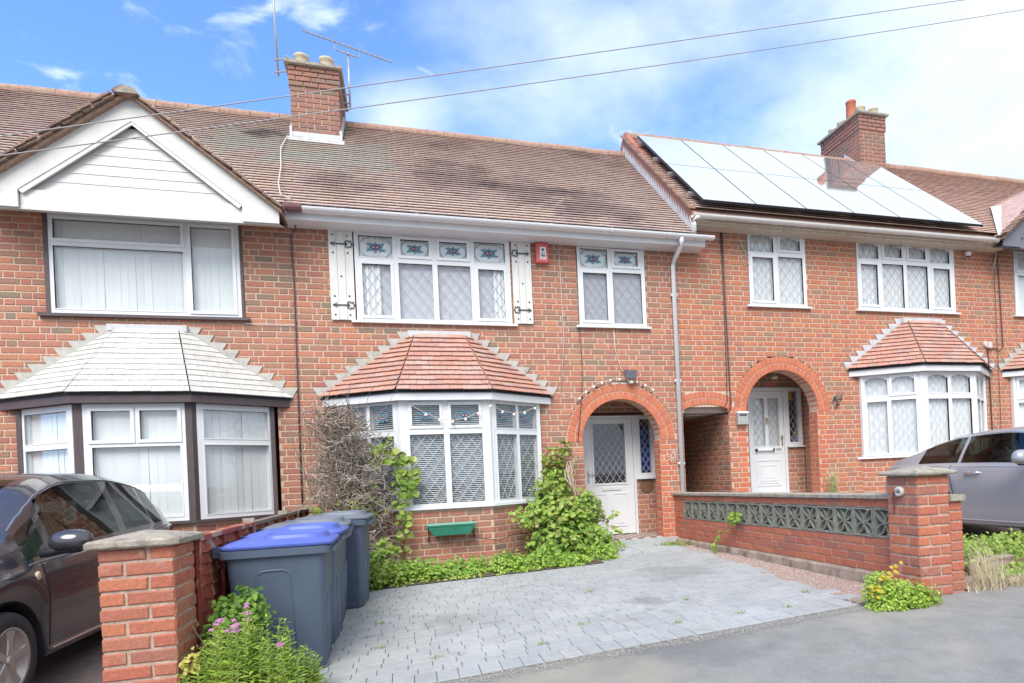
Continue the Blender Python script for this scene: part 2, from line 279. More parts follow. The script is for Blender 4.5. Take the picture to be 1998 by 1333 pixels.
def autosmooth(o, ang=35):
    me = o.data; me.polygons.foreach_set('use_smooth', [True] * len(me.polygons))
    bm = bmesh.new(); bm.from_mesh(me)
    for e in bm.edges: e.smooth = len(e.link_faces) == 2 and e.calc_face_angle(0) < R(ang)
    bm.to_mesh(me); bm.free(); return o

# pieces: bricks, tiles, pavers.  (key, local verts, faces, world matrix, tint)
def box_piece(L_, D, H, ch=.004):
    x, z = L_ / 2, H / 2; a, c = x - ch, z - ch
    v = [(-x, D, -z), (x, D, -z), (x, D, z), (-x, D, z), (-x, ch, -z), (x, ch, -z), (x, ch, z), (-x, ch, z), (-a, 0, -c), (a, 0, -c), (a, 0, c), (-a, 0, c)]
    f = [(8, 9, 10, 11)] + [(i, (i + 1) % 4, 4 + (i + 1) % 4, 4 + i) for i in range(4)] + [(4 + i, 4 + (i + 1) % 4, 8 + (i + 1) % 4, 8 + i) for i in range(4)]
    return v, f
_cache = {}
def shown(pc):
    """size in the picture of a piece, 0 when it is outside the frame"""
    c = pc[3].translation; p = project(c.x, c.y, c.z)
    if p is None or not (-12 < p[0] < 2010 and -8 < p[1] < 1341): return 0
    q = []
    for v in pc[1]:
        w = pc[3] @ Vector(v); t = project(w.x, w.y, w.z)
        if t is None: return 0
        q.append(t)
    xs = [t[0] for t in q]; ys = [t[1] for t in q]
    return (max(xs) - min(xs)) * (max(ys) - min(ys))
def emit(name, pieces, m, parent, quota=300, hidden=None, plural=None):
    sc = [(0 if hidden and hidden(p[3].translation) else shown(p)) for p in pieces]
    order = sorted(range(len(pieces)), key=lambda i: -sc[i])
    single = set(i for i in order[:quota] if sc[i] > 0)
    for i in single:
        key, lv, lf, mw, tn = pieces[i]; tq = round(tn * 11) / 11
        k = (name, m.name, key, tq) if key else None
        me = _cache.get(k) if k else None
        if me is None:
            me = bpy.data.meshes.new(name); me.from_pydata(lv, [], lf); me.materials.append(m)
            at = me.attributes.new('tint', 'FLOAT', 'FACE'); at.data.foreach_set('value', [tq] * len(lf)); me.update()
            if k: _cache[k] = me
        o = bpy.data.objects.new(name, me); COL.objects.link(o); o.parent = parent
        o.matrix_parent_inverse = parent_world(parent).inverted(); o.matrix_basis = mw
    b = MB()
    for i in range(len(pieces)):
        if i in single: continue
        key, lv, lf, mw, tn = pieces[i]; b.tint = tn; b.add([tuple(mw @ Vector(v)) for v in lv], lf)
    if b.f: b.build(plural or name + 's', m, parent, fix=False, kind='stuff')
def basis(fr, u, n, z, rot=0.):
    """world matrix with local x along the wall, y outward, z up, at (u, n, z)"""
    U = fr.U; Nn = fr.N; Z = Vector((0, 0, 1)); p = Vector(fr((u, n, z)))
    X = U * math.cos(rot) + Z * math.sin(rot); Z2 = Z * math.cos(rot) - U * math.sin(rot)
    return Matrix(((X.x, -Nn.x, Z2.x, p.x), (X.y, -Nn.y, Z2.y, p.y), (X.z, -Nn.z, Z2.z, p.z), (0, 0, 0, 1)))
G = .0825                                  # height of one brick course, joint included
def cut(iv, a, b):
    r = []
    for x, y in iv:
        if b <= x or a >= y: r.append((x, y)); continue
        if a > x: r.append((x, a))
        if b < y: r.append((b, y))
    return r
def brick_pieces(fr, u0, u1, z0, z1, openings=(), arches=(), tintf=None, L_=.225, D=.09, jit=.0015, rnd=None, mode='mixed', ch=.004, joint=.0165):
    """courses of stretchers with a header now and then; openings (u0,u1,z0,z1); arches (centre, radius, spring z, top clear)"""
    rnd = rnd or random; out = []; slab = []
    z = z0; row = 0
    while z < z1 - .01:
        zt = min(z + G, z1); zm = (z + zt) / 2; iv = [(u0, u1)]
        for (a, b, c, d_) in openings:
            if zm > c and zm < d_: iv = cut(iv, a, b)
        for (c, ri, spring, base) in arches:
            if max(spring, base) < zm < spring + ri: h = math.sqrt(max(ri * ri - (zm - spring) ** 2, 0)); iv = cut(iv, c - h, c + h)
        slab += [(a, b, z, zt) for a, b in iv]
        seq = [L_, L_, L_ / 2] if mode == 'mixed' else ([L_] if row % 2 == 0 else [L_])
        per = sum(seq); off = (row % 2) * (L_ * .75 if mode == 'mixed' else L_ / 2) + (rnd.choice((0, 0, L_ * 1.0)) if mode == 'mixed' else 0)
        u = u0 - per - off % per; i = 0
        while u < u1:
            l = seq[i % len(seq)]; i += 1
            for a, b in iv:
                x0, x1 = max(u, a - (joint / 2)), min(u + l, b + (joint / 2))
                if x1 - x0 > .035:
                    w = round((x1 - x0 - joint) / .01) * .01 if (x1 - x0) < l - 1e-6 else l - joint
                    h = zt - z - joint
                    if w < .02 or h < .02: continue
                    cx_ = (x0 + x1) / 2; cz = (z + zt) / 2
                    t = tintf(cx_, cz, rnd) if tintf else rnd.random()
                    key = (round(w, 2), round(h, 2), D, ch); lv, lf = box_piece(round(w, 3), D, round(h, 3), ch)
                    out.append([key, lv, lf, basis(fr, cx_ + rnd.uniform(-1, 1) * jit, rnd.uniform(-1, 1) * jit, cz, rnd.uniform(-1, 1) * jit * 3), t])
            u += l
        z += G; row += 1
    return out, slab
def slab_mesh(fr, slab, depth, name, m, parent, rec=.007, **kw):
    b = MB(fr); rows = []
    for s in slab:                       # merge courses with the same stretch of wall
        for r in rows:
            if abs(r[0] - s[0]) < 1e-6 and abs(r[1] - s[1]) < 1e-6 and abs(r[3] - s[2]) < 1e-6: r[3] = s[3]; break
        else: rows.append(list(s))
    for a, c, z0, z1 in rows: b.box(a, c, -depth, -rec, z0, z1)
    return b.build(name, m, parent, fix=False, **kw)
def voussoirs(fr, c, r0, spring, a0, a1, th, n, rnd, joint=.008, D=.1):
    out = []
    for i in range(n):
        a = a0 + (a1 - a0) * (i + .5) / n; rm = r0 + th / 2; w = abs(a1 - a0) / n * rm - joint
        lv, lf = box_piece(round(w, 3), D, th - joint, .003)
        out.append([(round(w, 3), th, 'v'), lv, lf, basis(fr, c + rm * math.cos(a), .004 + rnd.uniform(-.001, .001), spring + rm * math.sin(a), a - math.pi / 2), rnd.random()])
    return out
def clip(poly, a, b, c):
    """keep a*u + b*v <= c"""
    r = []
    for i in range(len(poly)):
        p, q = poly[i], poly[(i + 1) % len(poly)]; dp = a * p[0] + b * p[1] - c; dq = a * q[0] + b * q[1] - c
        if dp <= 0: r.append(p)
        if dp * dq < 0: t = dp / (dp - dq); r.append((p[0] + (q[0] - p[0]) * t, p[1] + (q[1] - p[1]) * t))
    return r
def tile_pieces(O, U, V, poly, gauge=.1, width=.168, th=.012, rnd=None, tintf=None, jit=.002, lift=.024, back=.05):
    """poly convex in (u, v), counter-clockwise; V runs up the slope"""
    O, U, V = Vector(O), Vector(U).normalized(), Vector(V).normalized(); Nn = U.cross(V).normalized(); rnd = rnd or random; out = []
    if Nn.z < 0: Nn = -Nn
    u0 = min(p[0] for p in poly); u1 = max(p[0] for p in poly); v0 = min(p[1] for p in poly); v1 = max(p[1] for p in poly)
    edges = []
    for i in range(len(poly)):
        p, q = poly[i], poly[(i + 1) % len(poly)]; a, b = q[1] - p[1], p[0] - q[0]; edges.append((a, b, a * p[0] + b * p[1]))
    v = v0; row = 0; Mw = Matrix(((U.x, V.x, Nn.x, 0), (U.y, V.y, Nn.y, 0), (U.z, V.z, Nn.z, 0), (0, 0, 0, 1)))
    while v < v1 - .01:
        u = u0 - (row % 2) * width / 2 + rnd.uniform(-.01, .01)
        dz = rnd.uniform(-1, 1) * .001
        while u < u1:
            cl = [(u + .0015, v), (u + width - .0015, v), (u + width - .0015, v + gauge + back), (u + .0015, v + gauge + back)]; full = cl
            for e in edges:
                if cl: cl = clip(cl, *e)
            if len(cl) >= 3:
                uc = u + width / 2; vc = v + gauge / 2; j = rnd.uniform(-1, 1) * jit; k = len(cl)
                L_ = gauge + back
                top = [(a - uc, b - vc + j, lift + th - (lift) * (b - v) / L_) for a, b in cl]; bot = [(a, b, c_ - th) for a, b, c_ in top]
                fs = [list(range(k)), list(range(2 * k - 1, k - 1, -1))] + [(i, k + i, k + (i + 1) % k, (i + 1) % k) for i in range(k)]
                key = (round(gauge, 3), round(width, 3), round(j, 3)) if len(cl) == 4 and all(abs(a[0] - b[0]) + abs(a[1] - b[1]) < 1e-6 for a, b in zip(cl, full)) else None
                if key: top = [(a, b - j + round(j, 3), c_) for a, b, c_ in top]; bot = [(a, b, c_ - th) for a, b, c_ in top]
                mw = Mw.copy(); p = O + U * uc + V * vc + Nn * (rnd.uniform(0, .002) + dz); mw.translation = p
                out.append([key, top + bot, fs, mw, tintf(p, rnd) if tintf else rnd.random()])
            u += width
        v += gauge; row += 1
    return out
# ------------------------------------------------------------------ ground
def gz(x, y):
    """height of the ground: the street climbs to the right, the plots climb to the houses"""
    xf = min(x, 3.4); front = .2065 + .0504 * xf + (.012 * (x - 3.4) if x > 3.4 else 0)
    if x < -12: front = .2065 + .0504 * -12
    back = .295 + .026 * min(max(x, -7), 3.6)
    if x > 4.0: back += min((x - 4.0) * .5, 1) * .58 * min(max((y - 6.8) / 2, 0), 1)
    t = min(max((y - 4.1) / 3.9, 0), 1)
    z = front * (1 - t) + back * t
    if y < 4.1: z -= .02 * (4.1 - max(y, -.4))
    return z
def sheet(name, xs, ys, dz, m, inside=None, jitter=0, **kw):
    v = []; f = []; idx = {}
    for j, y in enumerate(ys):
        for i, x in enumerate(xs): idx[i, j] = len(v); v.append((x, y, gz(x, y) + dz + (random.uniform(-1, 1) * jitter if jitter else 0)))
    for j in range(len(ys) - 1):
        for i in range(len(xs) - 1):
            cxm, cym = (xs[i] + xs[i + 1]) / 2, (ys[j] + ys[j + 1]) / 2
            if inside is None or inside(cxm, cym): f.append((idx[i, j], idx[i + 1, j], idx[i + 1, j + 1], idx[i, j + 1]))
    me = bpy.data.meshes.new(name); me.from_pydata(v, [], f); me.materials.append(m); me.update()
    me.polygons.foreach_set('use_smooth', [True] * len(f))
    return props(link_mesh(name, me), **kw)
def rng(a, b, s): n = max(1, int(round((b - a) / s))); return [a + (b - a) * i / n for i in range(n + 1)]
far = [-300, -120, -50, -24, -12]
sheet('ground', far + rng(-9, 14, .5) + [18, 30, 60, 140, 300], [-300, -100, -40, -15, -6] + rng(-3, 14, .5) + [20, 40, 100, 300], -.012, M['soil'], kind='structure')
sheet('pavement', [-60, -30, -12] + rng(-8, 14, .5) + [18, 40], rng(-.4, 4.1, .25), 0, M['asphalt'], kind='structure')
# road behind the camera, with its kerb
rb = MB()
xs = [-60, -30, -12] + rng(-8, 14, 1.) + [18, 40]
for a, b in zip(xs, xs[1:]):
    za, zb = gz(a, -.4), gz(b, -.4)
    rb.add([(a, -7.5, za - .12), (b, -7.5, zb - .12), (b, -.52, zb - .12), (a, -.52, za - .12)], [(0, 1, 2, 3)])
rb.build('road', M['asphalt'], fix=False, kind='structure')
kb = MB()
for a, b in zip(xs, xs[1:]):
    za, zb = gz(a, -.4), gz(b, -.4)
    for k in range(1): kb.add([(a, -.52, za - .2), (b, -.52, zb - .2), (b, -.4, zb - .2), (a, -.4, za - .2), (a, -.52, za + .003), (b, -.52, zb + .003), (b, -.4, zb + .003), (a, -.4, za + .003)],
                              [(0, 1, 5, 4), (4, 5, 6, 7), (2, 3, 7, 6)])
kb.build('kerb', M['concrete'], fix=False, kind='structure')

# ------------------------------------------------------------------ windows
def frame_cells(b, rect, panes, n0, n1):
    us = sorted(set(u for u in [rect[0], rect[1]] + [p[0] for p in panes] + [p[1] for p in panes] if rect[0] <= u <= rect[1]))
    zs = sorted(set(z for z in [rect[2], rect[3]] + [p[2] for p in panes] + [p[3] for p in panes] if rect[2] <= z <= rect[3]))
    for j in range(len(zs) - 1):
        run = None
        for i in range(len(us) - 1):
            cu, cz = (us[i] + us[i + 1]) / 2, (zs[j] + zs[j + 1]) / 2
            if any(p[0] < cu < p[1] and p[2] < cz < p[3] for p in panes):
                if run: b.box(run[0], run[1], n0, n1, zs[j], zs[j + 1]); run = None
            else: run = (run[0], us[i + 1]) if run else (us[i], us[i + 1])
        if run: b.box(run[0], run[1], n0, n1, zs[j], zs[j + 1])
def lattice(fr, panes, n, m, parent, dx=.145, dz=.20, w=.0065):
    for p in panes:
        b = MB(fr); u0, u1, z0, z1 = p[:4]; uc = (u0 + u1) / 2; zc_ = (z0 + z1) / 2
        nx = max(2, round((u1 - u0) / dx)); sx = (u1 - u0) / nx; nz = max(1, round((z1 - z0) / dz)); sz = (z1 - z0) / nz
        for sg in (1, -1):
            k = sz / sx * sg
            for i in range(-nz - nx - 1, nz + nx + 2):
                c = zc_ + i * sz + (sz / 2 if nz % 2 else 0)
                ts = [(u0, c + k * (u0 - uc)), (u1, c + k * (u1 - uc))]
                (a, za), (e, ze) = ts
                lo, hi = a, e
                for lim, up in ((z0, 0), (z1, 1)):
                    if abs(k) < 1e-9: continue
                    uu = uc + (lim - c) / k
                    if (k > 0) == (up == 0): lo = max(lo, uu)
                    else: hi = min(hi, uu)
                if hi - lo < .005: continue
                za, ze = c + k * (lo - uc), c + k * (hi - uc); dl = math.hypot(hi - lo, ze - za); ox, oz = -(ze - za) / dl * w / 2, (hi - lo) / dl * w / 2
                b.prism([(lo + ox, za + oz), (lo - ox, za - oz), (hi - ox, ze - oz), (hi + ox, ze + oz)], n - .002, n + .002)
        if b.f: b.build('lead_came', m, parent, fix=False)
def flower(fr, p, n, parent, dark=False, octo=True):
    u0, u1, z0, z1 = p[:4]; uc, zc_ = (u0 + u1) / 2, (z0 + z1) / 2; w, h = (u1 - u0) / 2, (z1 - z0) / 2; s = min(w * .62, h * 1.25)
    b = MB(fr)
    if octo:
        b.mi = 3; c = .32 * min(w, h) * 1.6; ow, oh = w * .93, h * .88
        P = [(-ow + c, -oh), (ow - c, -oh), (ow, -oh + c), (ow, oh - c), (ow - c, oh), (-ow + c, oh), (-ow, oh - c), (-ow, -oh + c)]
        for i in range(8):
            a, e = P[i], P[(i + 1) % 8]; dl = math.hypot(e[0] - a[0], e[1] - a[1]); ox, oz = -(e[1] - a[1]) / dl * .004, (e[0] - a[0]) / dl * .004
            b.prism([(uc + a[0] + ox, zc_ + a[1] + oz), (uc + a[0] - ox, zc_ + a[1] - oz), (uc + e[0] - ox, zc_ + e[1] - oz), (uc + e[0] + ox, zc_ + e[1] + oz)], n, n + .003)
    b.mi = 0
    for a, l, wd in ((90, .55, .30), (-90, .55, .30), (25, .95, .30), (155, .95, .30), (-20, 1.0, .28), (200, 1.0, .28)):
        ca, sa = math.cos(R(a)), math.sin(R(a)); q = []
        for t, o in ((.1, -wd * .6), (.5, -wd * .8), (.8, -wd * .35), (1.05, 0.12 if abs(a) != 90 else 0), (.75, wd * .3), (.45, wd * .7), (.1, wd * .6)):
            q.append((uc + s * (ca * t * l - sa * o), zc_ + s * (sa * t * l + ca * o)))
        b.prism(q, n + .0005, n + .004)
    for sx in (-1, 1):
        for mi, r in ((1, .20), (2, .09)):
            b.mi = mi; b.prism([(uc + sx * s * .17 + s * r * math.cos(t * math.pi / 5), zc_ + s * r * math.sin(t * math.pi / 5)) for t in range(10)], n + .003 + .002 * mi, n + .005 + .002 * mi)
    b.build('flower_motif', [M['petal'], M['rose'], M['roseh'], M['camed']], parent, fix=False)
def arch_fill(b, p, h, n0, n1):
    u0, u1, z0, z1 = p[:4]; w = (u1 - u0) / 2; uc = (u0 + u1) / 2; K = 5
    for sg in (-1, 1):
        arc = [(uc + sg * w * (1 - t / K), z1 - h * (1 - t / K) ** 2.6) for t in range(K + 1)]
        b.prism([(uc + sg * w, z1 + .001)] + arc[:-1] + [(uc, z1 + .001)], n0, n1)
def window(parent, fr, rect, panes, style='plain', blind='blind', sill=True, fm='upvc', cm='came', lat=None, flowers=None, octo=True, n=.0, sillm=None, sill_ext=.07, blindn=-.06, label=None):
    """panes (u0, u1, z0, z1, opener, arch rise)"""
    b = MB(fr); frame_cells(b, rect, panes, n - .07, n + .012)
    for p in panes:
        if len(p) > 4 and p[4]:
            e = .038; o = (p[0] - e, p[1] + e, p[2] - e, p[3] + e); frame_cells(b, o, [p], n - .02, n + .026)
        else:
            e = .012; frame_cells(b, (p[0] - e, p[1] + e, p[2] - e, p[3] + e), [p], n - .02, n + .017)
        if len(p) > 5 and p[5]: arch_fill(b, p, p[5], n - .04, n + .009)
    w = b.build('window', M[fm], parent, fix=False)
    for p in panes:
        MB(fr).box(p[0] - .006, p[1] + .006, n - .030, n - .024, p[2] - .006, p[3] + .006).build('pane', M['glass'], w, fix=False)
    if lat: lattice(fr, [panes[i] for i in lat], n - .019, M[cm], w)
    for i in (flowers or []):
        flower(fr, panes[i], n - .022, w, octo=octo)
        if octo: q = panes[i]; MB(fr).box(q[0] - .006, q[1] + .006, n - .040, n - .034, q[2] - .006, q[3] + .006).build('frosted_pane', M['frost'], w, fix=False)
    if sill: MB(fr).prism([(rect[0] - sill_ext, rect[2] - .03), (rect[1] + sill_ext, rect[2] - .03), (rect[1] + sill_ext, rect[2] - .002), (rect[0] - sill_ext, rect[2] - .002)], n - .05, n + .055).build('window_sill', M[sillm or fm], w)
    make_blind(fr, rect, panes, blind, n + blindn, w)
    MB(fr).box(rect[0] + .03, rect[1] - .03, n - .52, n - .50, rect[2] + .02, rect[3] - .02).build('unlit_room_panel', M['dark'], w, fix=False)  # dark panel stands in for the shade of the room behind
    return w
def make_blind(fr, rect, panes, kind, n, w):
    u0, u1, z0, z1 = rect[0] + .03, rect[1] - .03, rect[2] + .03, rect[3] - .03; rd = random.Random(int(u0 * 100) + 5)
    b = MB(fr)
    def pleat(a, c, amp, per, z0=z0, z1=z1, off=0., b=b):
        k = max(4, int((c - a) / per * 6)); top = []; 
        for i in range(k + 1):
            u = a + (c - a) * i / k; top.append((u, n + off + amp * math.sin(u / per * 2 * math.pi + math.sin(u * 9) * .8)))
        vs = [(u, q, z0) for u, q in top] + [(u, q * 1.0, z1) for u, q in top]
        b.add(vs, [(i, i + 1, k + 2 + i, k + 1 + i) for i in range(k)])
    if kind == 'vertical':                       # hanging louvres, each a little turned, a few askew
        u = u0
        while u < u1:
            wd = .086; sk = rd.uniform(-.006, .006); a = rd.uniform(-.012, .006)
            if rd.random() < .06: sk = .03
            b.add([(u + sk, n, z0), (u + wd + sk, n + a, z0), (u + wd, n + a, z1), (u, n, z1)], [(0, 1, 2, 3)]); u += .084
        b.build('vertical_blind', M['blind'], w, fix=False)
    elif kind == 'net':
        pleat(u0, u1, .012, .075); b.build('net_curtain', M['net'], w, smooth=True, fix=False)
    elif kind == 'venetian':
        z = z0
        while z < z1:
            b.add([(u0, n - .010, z + .006), (u1, n - .010, z + .006), (u1, n + .010, z - .006), (u0, n + .010, z - .006)], [(0, 1, 2, 3)]); z += .026
        b.build('venetian_blind', M['slatm'], w, fix=False)
        MB(fr).box(u0, u1, n - .05, n - .04, z0, z1).build('unlit_room_panel', M['dark'], w, fix=False)  # dark sheet close behind the slats, room shade put into its colour
    elif kind == 'lilac':
        b.box(u0, u1, n - .01, n, z0, z1).build('roller_blind', M['blindg'], w, fix=False)
        for a, e in ((u0, u0 + .3), (u1 - .22, u1)): b = MB(fr); pleat(a, e, .012, .07, off=.03, b=b); b.build('curtain', M['blind'], w, smooth=True, fix=False)
    elif kind == 'grey':
        z = z0
        while z < z1:
            b.add([(u0, n, z), (u1, n, z), (u1, n + .006, z + .022), (u0, n + .006, z + .022)], [(0, 1, 2, 3)]); z += .025
        b.build('pleated_blind', M['blindg'], w, fix=False)

# ------------------------------------------------------------------ bays
def bay(house, cx_, zoff, paint, tilem, layout, brickm, quota_t, z_sill=1.17, z_head=2.57, roof=(.615, 1.60), base_z=.2, blind='venetian', seed=1, post='upvc', fascia='upvc', cols=None):
    """canted bay: front face at y 8.5 from cx-.58 to cx+.58, cants running back to the facade"""
    rd = random.Random(seed); zs, zh = z_sill + zoff, z_head + zoff
    f0, f1, w0, w1 = cx_ - .575, cx_ + .575, cx_ - 1.385, cx_ + 1.385
    Pl = [(w0, 9.05), (f0, 8.5), (f1, 8.5), (w1, 9.05)]
    def off(d):       # plan outline moved outward by d
        t = math.tan(math.atan2(.55, .81) / 2) * d
        L1 = math.hypot(.81, .55); nx, ny = .55 / L1, .81 / L1
        return [(w0 - d / nx * 1, 9.05), (f0 - t, 8.5 - d), (f1 + t, 8.5 - d), (w1 + d / nx, 9.05)]
    def ring(name, d0, d1, z0, z1, m, parent, **kw):
        a, c = off(d0), off(d1); b = MB()
        for i in range(3):
            q = [a[i], a[i + 1], c[i + 1], c[i]]
            b.add([(x, y, z0) for x, y in q] + [(x, y, z1) for x, y in q], [(0, 1, 2, 3), (4, 5, 6, 7), (0, 1, 5, 4), (1, 2, 6, 5), (2, 3, 7, 6), (3, 0, 4, 7)])
        return b.build(name, m, parent, **kw)
    faces = []
    for i in range(3):
        a, c = Vector((*Pl[i], 0)), Vector((*Pl[i + 1], 0)); U = (c - a); Nn = Vector((U.y, -U.x, 0)); faces.append((frame(a, U, Nn), U.length))
    # dwarf wall
    wallp = []; slabs = []
    root = None
    for i, (fr, ln) in enumerate(faces):
        pc, sl = brick_pieces(fr, 0, ln, base_z, zs - .035, L_=.225, rnd=rd)
        wallp += pc
        o = slab_mesh(fr, sl, .12, 'bay_wall', M['mortar'], house) if root is None else None
        if root is None: root = o
        else: slab_mesh(fr, sl, .12, 'mortar_backing', M['mortar'], root)
    emit('brick', wallp, M[brickm], root, QB[0])
    ring('bay_sill', -.10, .05, zs - .035, zs, M[post if post != 'upvc' else 'upvc'], house)
    for i, (x, y) in enumerate(Pl):
        s = 1 if i > 1 else -1
    # corner posts and windows
    pw = .055
    for i, (fr, ln) in enumerate(faces):
        a0 = pw if i > 0 else .03; a1 = ln - (pw if i < 2 else .03)
        rect = (a0, a1, zs + .001, zh); lay = layout[i]
        u = lambda t: a0 + (a1 - a0) * t
        panes = [(u(p[0]), u(p[1]), zs + p[2], zs + p[3]) + tuple(p[4:]) for p in lay['panes']]
        window(house, fr, rect, panes, blind=lay.get('blind', blind), sill=False, lat=lay.get('lat'), flowers=lay.get('fl'), octo=False, cm=lay.get('cm', 'came'), blindn=-.06)
    for i in (1, 2):
        x, y = Pl[i]; sg = -1 if i == 1 else 1; b = MB()
        q = [(x + sg * .052, y + .034), (x + sg * .012, y - .016), (x - sg * .060, y - .016), (x - sg * .060, y + .06), (x + sg * .01, y + .09)]
        b.add([(a, c, zs) for a, c in q] + [(a, c, zh) for a, c in q], [list(range(5)), list(range(9, 4, -1))] + [(k, (k + 1) % 5, 5 + (k + 1) % 5, 5 + k) for k in range(5)])
        b.build('bay_post', M[post], house)
    for sg, x in ((-1, w0), (1, w1)): MB().box(min(x, x - sg * .05), max(x, x - sg * .05), 8.99, 9.048, zs, zh).build('bay_post', M[post], house)
    ring('bay_head', -.08, .03, zh, zh + .03, M[post], house)
    ring('bay_soffit', -.05, .085, zh + .03, zh + .04, M[fascia], house)
    ring('bay_fascia', .085, .105, zh + .0, zh + .115, M[fascia], house)
    # hipped roof on the bay
    ze, zt = zh + .125, zh + .125 + .875
    e = off(.125); e = [(cx_ - roof[1], 9.05), e[1], e[2], (cx_ + roof[1], 9.05)]
    t0, t1 = cx_ - .33, cx_ + .33; yt = 9.02
    quads = [((e[0][0], 9.05, ze), (e[1][0], e[1][1], ze), (t0, yt, zt), (t0 - .02, 9.05, zt)), ((e[1][0], e[1][1], ze), (e[2][0], e[2][1], ze), (t1, yt, zt), (t0, yt, zt)),
             ((e[2][0], e[2][1], ze), (e[3][0], 9.05, ze), (t1 + .02, 9.05, zt), (t1, yt, zt))]
    b = MB(); tiles = []
    for q in quads:
        q = [Vector(p) for p in q]; U = (q[1] - q[0]).normalized(); nn_ = U.cross(q[3] - q[0]).normalized(); V = nn_.cross(U)
        if V.z < 0: V = -V
        b.add([tuple(p - Vector((0, 0, .03))) for p in q] + [tuple(p - Vector((0, 0, .005))) for p in q], [(0, 1, 2, 3), (4, 5, 6, 7), (0, 1, 5, 4), (1, 2, 6, 5), (2, 3, 7, 6), (3, 0, 4, 7)])
        poly = [((p - q[0]).dot(U), (p - q[0]).dot(V)) for p in q]
        vtop = max(p[1] for p in poly)
        tiles += tile_pieces(q[0] - V * .02, U, V, poly, gauge=vtop / 12.0, width=.168, th=.013, rnd=rd, lift=.016 if tilem == 'paintedtile' else .034, jit=.004)
    rf = b.build('bay_roof', M['dark'], house)
    emit('tile', tiles, M[tilem], rf, quota_t)
    # stepped lead against the wall, and the apron at the top
    for sg in (-1, 1):
        n = 9; x0, z0, x1, z1 = cx_ + sg * roof[1], ze, cx_ + sg * .36, zt
        for k in range(n):
            ta, tb = k / n, (k + 1) / n; xa, za, xb, zb = x0 + (x1 - x0) * ta, z0 + (z1 - z0) * ta, x0 + (x1 - x0) * tb, z0 + (z1 - z0) * tb
            j = rd.uniform(-.008, .008)
            MB(FAC).prism([(xa - sg * .03, za - .03), (xb - sg * .03, zb - .03), (xb, zb + .04 + j), (xa + sg * (.085 + j), zb + .035), (xa + sg * .01, za + .0)], .002, .012 + .002 * (k % 2)).build('flashing', M['greylead'] if paint != 'lead' else M['lead'], house)
    MB().box(t0 - .10, t1 + .10, 8.985, 9.046, zt - .035, zt + .045).build('lead_apron', M['lead'], house)
    return root
QB = [60]

# ------------------------------------------------------------------ main roofs
Z0 = 5.12; PITCH = .92; EY = 8.72; RY = 11.62
def roof_plane(z0): return Vector((0, EY, z0)), Vector((0, 1, PITCH)).normalized()
def main_roof(house, x0, x1, z0, tilem, quota, poly=None, seed=0, gauge=.1, holes=None):
    rd = random.Random(seed); O, V = roof_plane(z0); ln = (RY - EY) * math.sqrt(1 + PITCH * PITCH); zr = z0 + PITCH * (RY - EY)
    b = MB()
    sec = [(EY + .03, z0 - .02), (RY, zr - .02), (2 * RY - EY, z0 - .02), (2 * RY - EY, z0 - .09), (RY, zr - .1), (EY + .03, z0 - .09)]
    b.add([(x0, y, z) for y, z in sec] + [(x1, y, z) for y, z in sec], [list(range(6)), list(range(11, 5, -1))] + [(i, (i + 1) % 6, 6 + (i + 1) % 6, 6 + i) for i in range(6)])
    rf = b.build('roof', M['tileC'], house)
    poly = poly or [(x0, 0), (x1, 0), (x1, ln), (x0, ln)]
    tp = tile_pieces(O, (1, 0, 0), V, poly, gauge=gauge, width=.168, th=.012, rnd=rd, lift=.034, jit=.0015, tintf=lambda p, r: .2 + .6 * r.random())
    if holes: tp = [p for p in tp if not holes(p[3].translation)]
    emit('tile', tp, M[tilem], rf, quota)
    x = x0
    while x < x1 - .05:
        l = min(.45, x1 - x) - .006; b = MB(); rr = []
        dz = rd.uniform(-.006, .006)
        for xx in (x, x + l):
            rr.append([(xx, RY + .125 * math.cos(a), zr - .02 + dz + .105 * math.sin(a)) for a in [R(-15 + 210 * i / 9) for i in range(10)]] + [(xx, RY, zr - .03)])
        b.loft(rr).build('ridge_tile', M['ridge'], rf); x += .45
    return rf
def gutter(house, x0, x1, z, y=8.66, m='upvc', ends=True, fascia='upvc', fz=(-.13, -.03), fx=None, soffit_boards=False):
    b = MB(); k = 8; sec = [(y + .056 * math.cos(a), z - .056 * math.sin(a)) for a in [math.pi * i / k for i in range(k + 1)]] + [(y - .049, z - .004), (y - .049 * .7, z - .036), (y, z - .05), (y + .04, z - .03), (y + .05, z - .004)]
    b.loft([[(x, p[0], p[1]) for p in sec] for x in (x0, x1)])
    g = b.build('gutter', M[m], house)
    c = MB(); x = x0 + .5
    while x < x1: c.loft([[(xx, y + .063 * math.cos(a), z - .063 * math.sin(a)) for a in [math.pi * i / 7 for i in range(8)]] + [(xx, y - .05, z + .006), (xx, y + .05, z + .006)] for xx in (x, x + .035)]); x += .92
    if c.f: c.build('gutter_bracket', M[m], g)
    fx = fx or (x0, x1)
    MB().box(fx[0], fx[1], 8.74, 8.765, z + fz[0], z + fz[1]).build('fascia', M[fascia], house)
    MB().box(fx[0], fx[1], 8.765, 9.045, z + fz[0], z + fz[0] + .015).build('soffit', M[fascia], house)
    return g

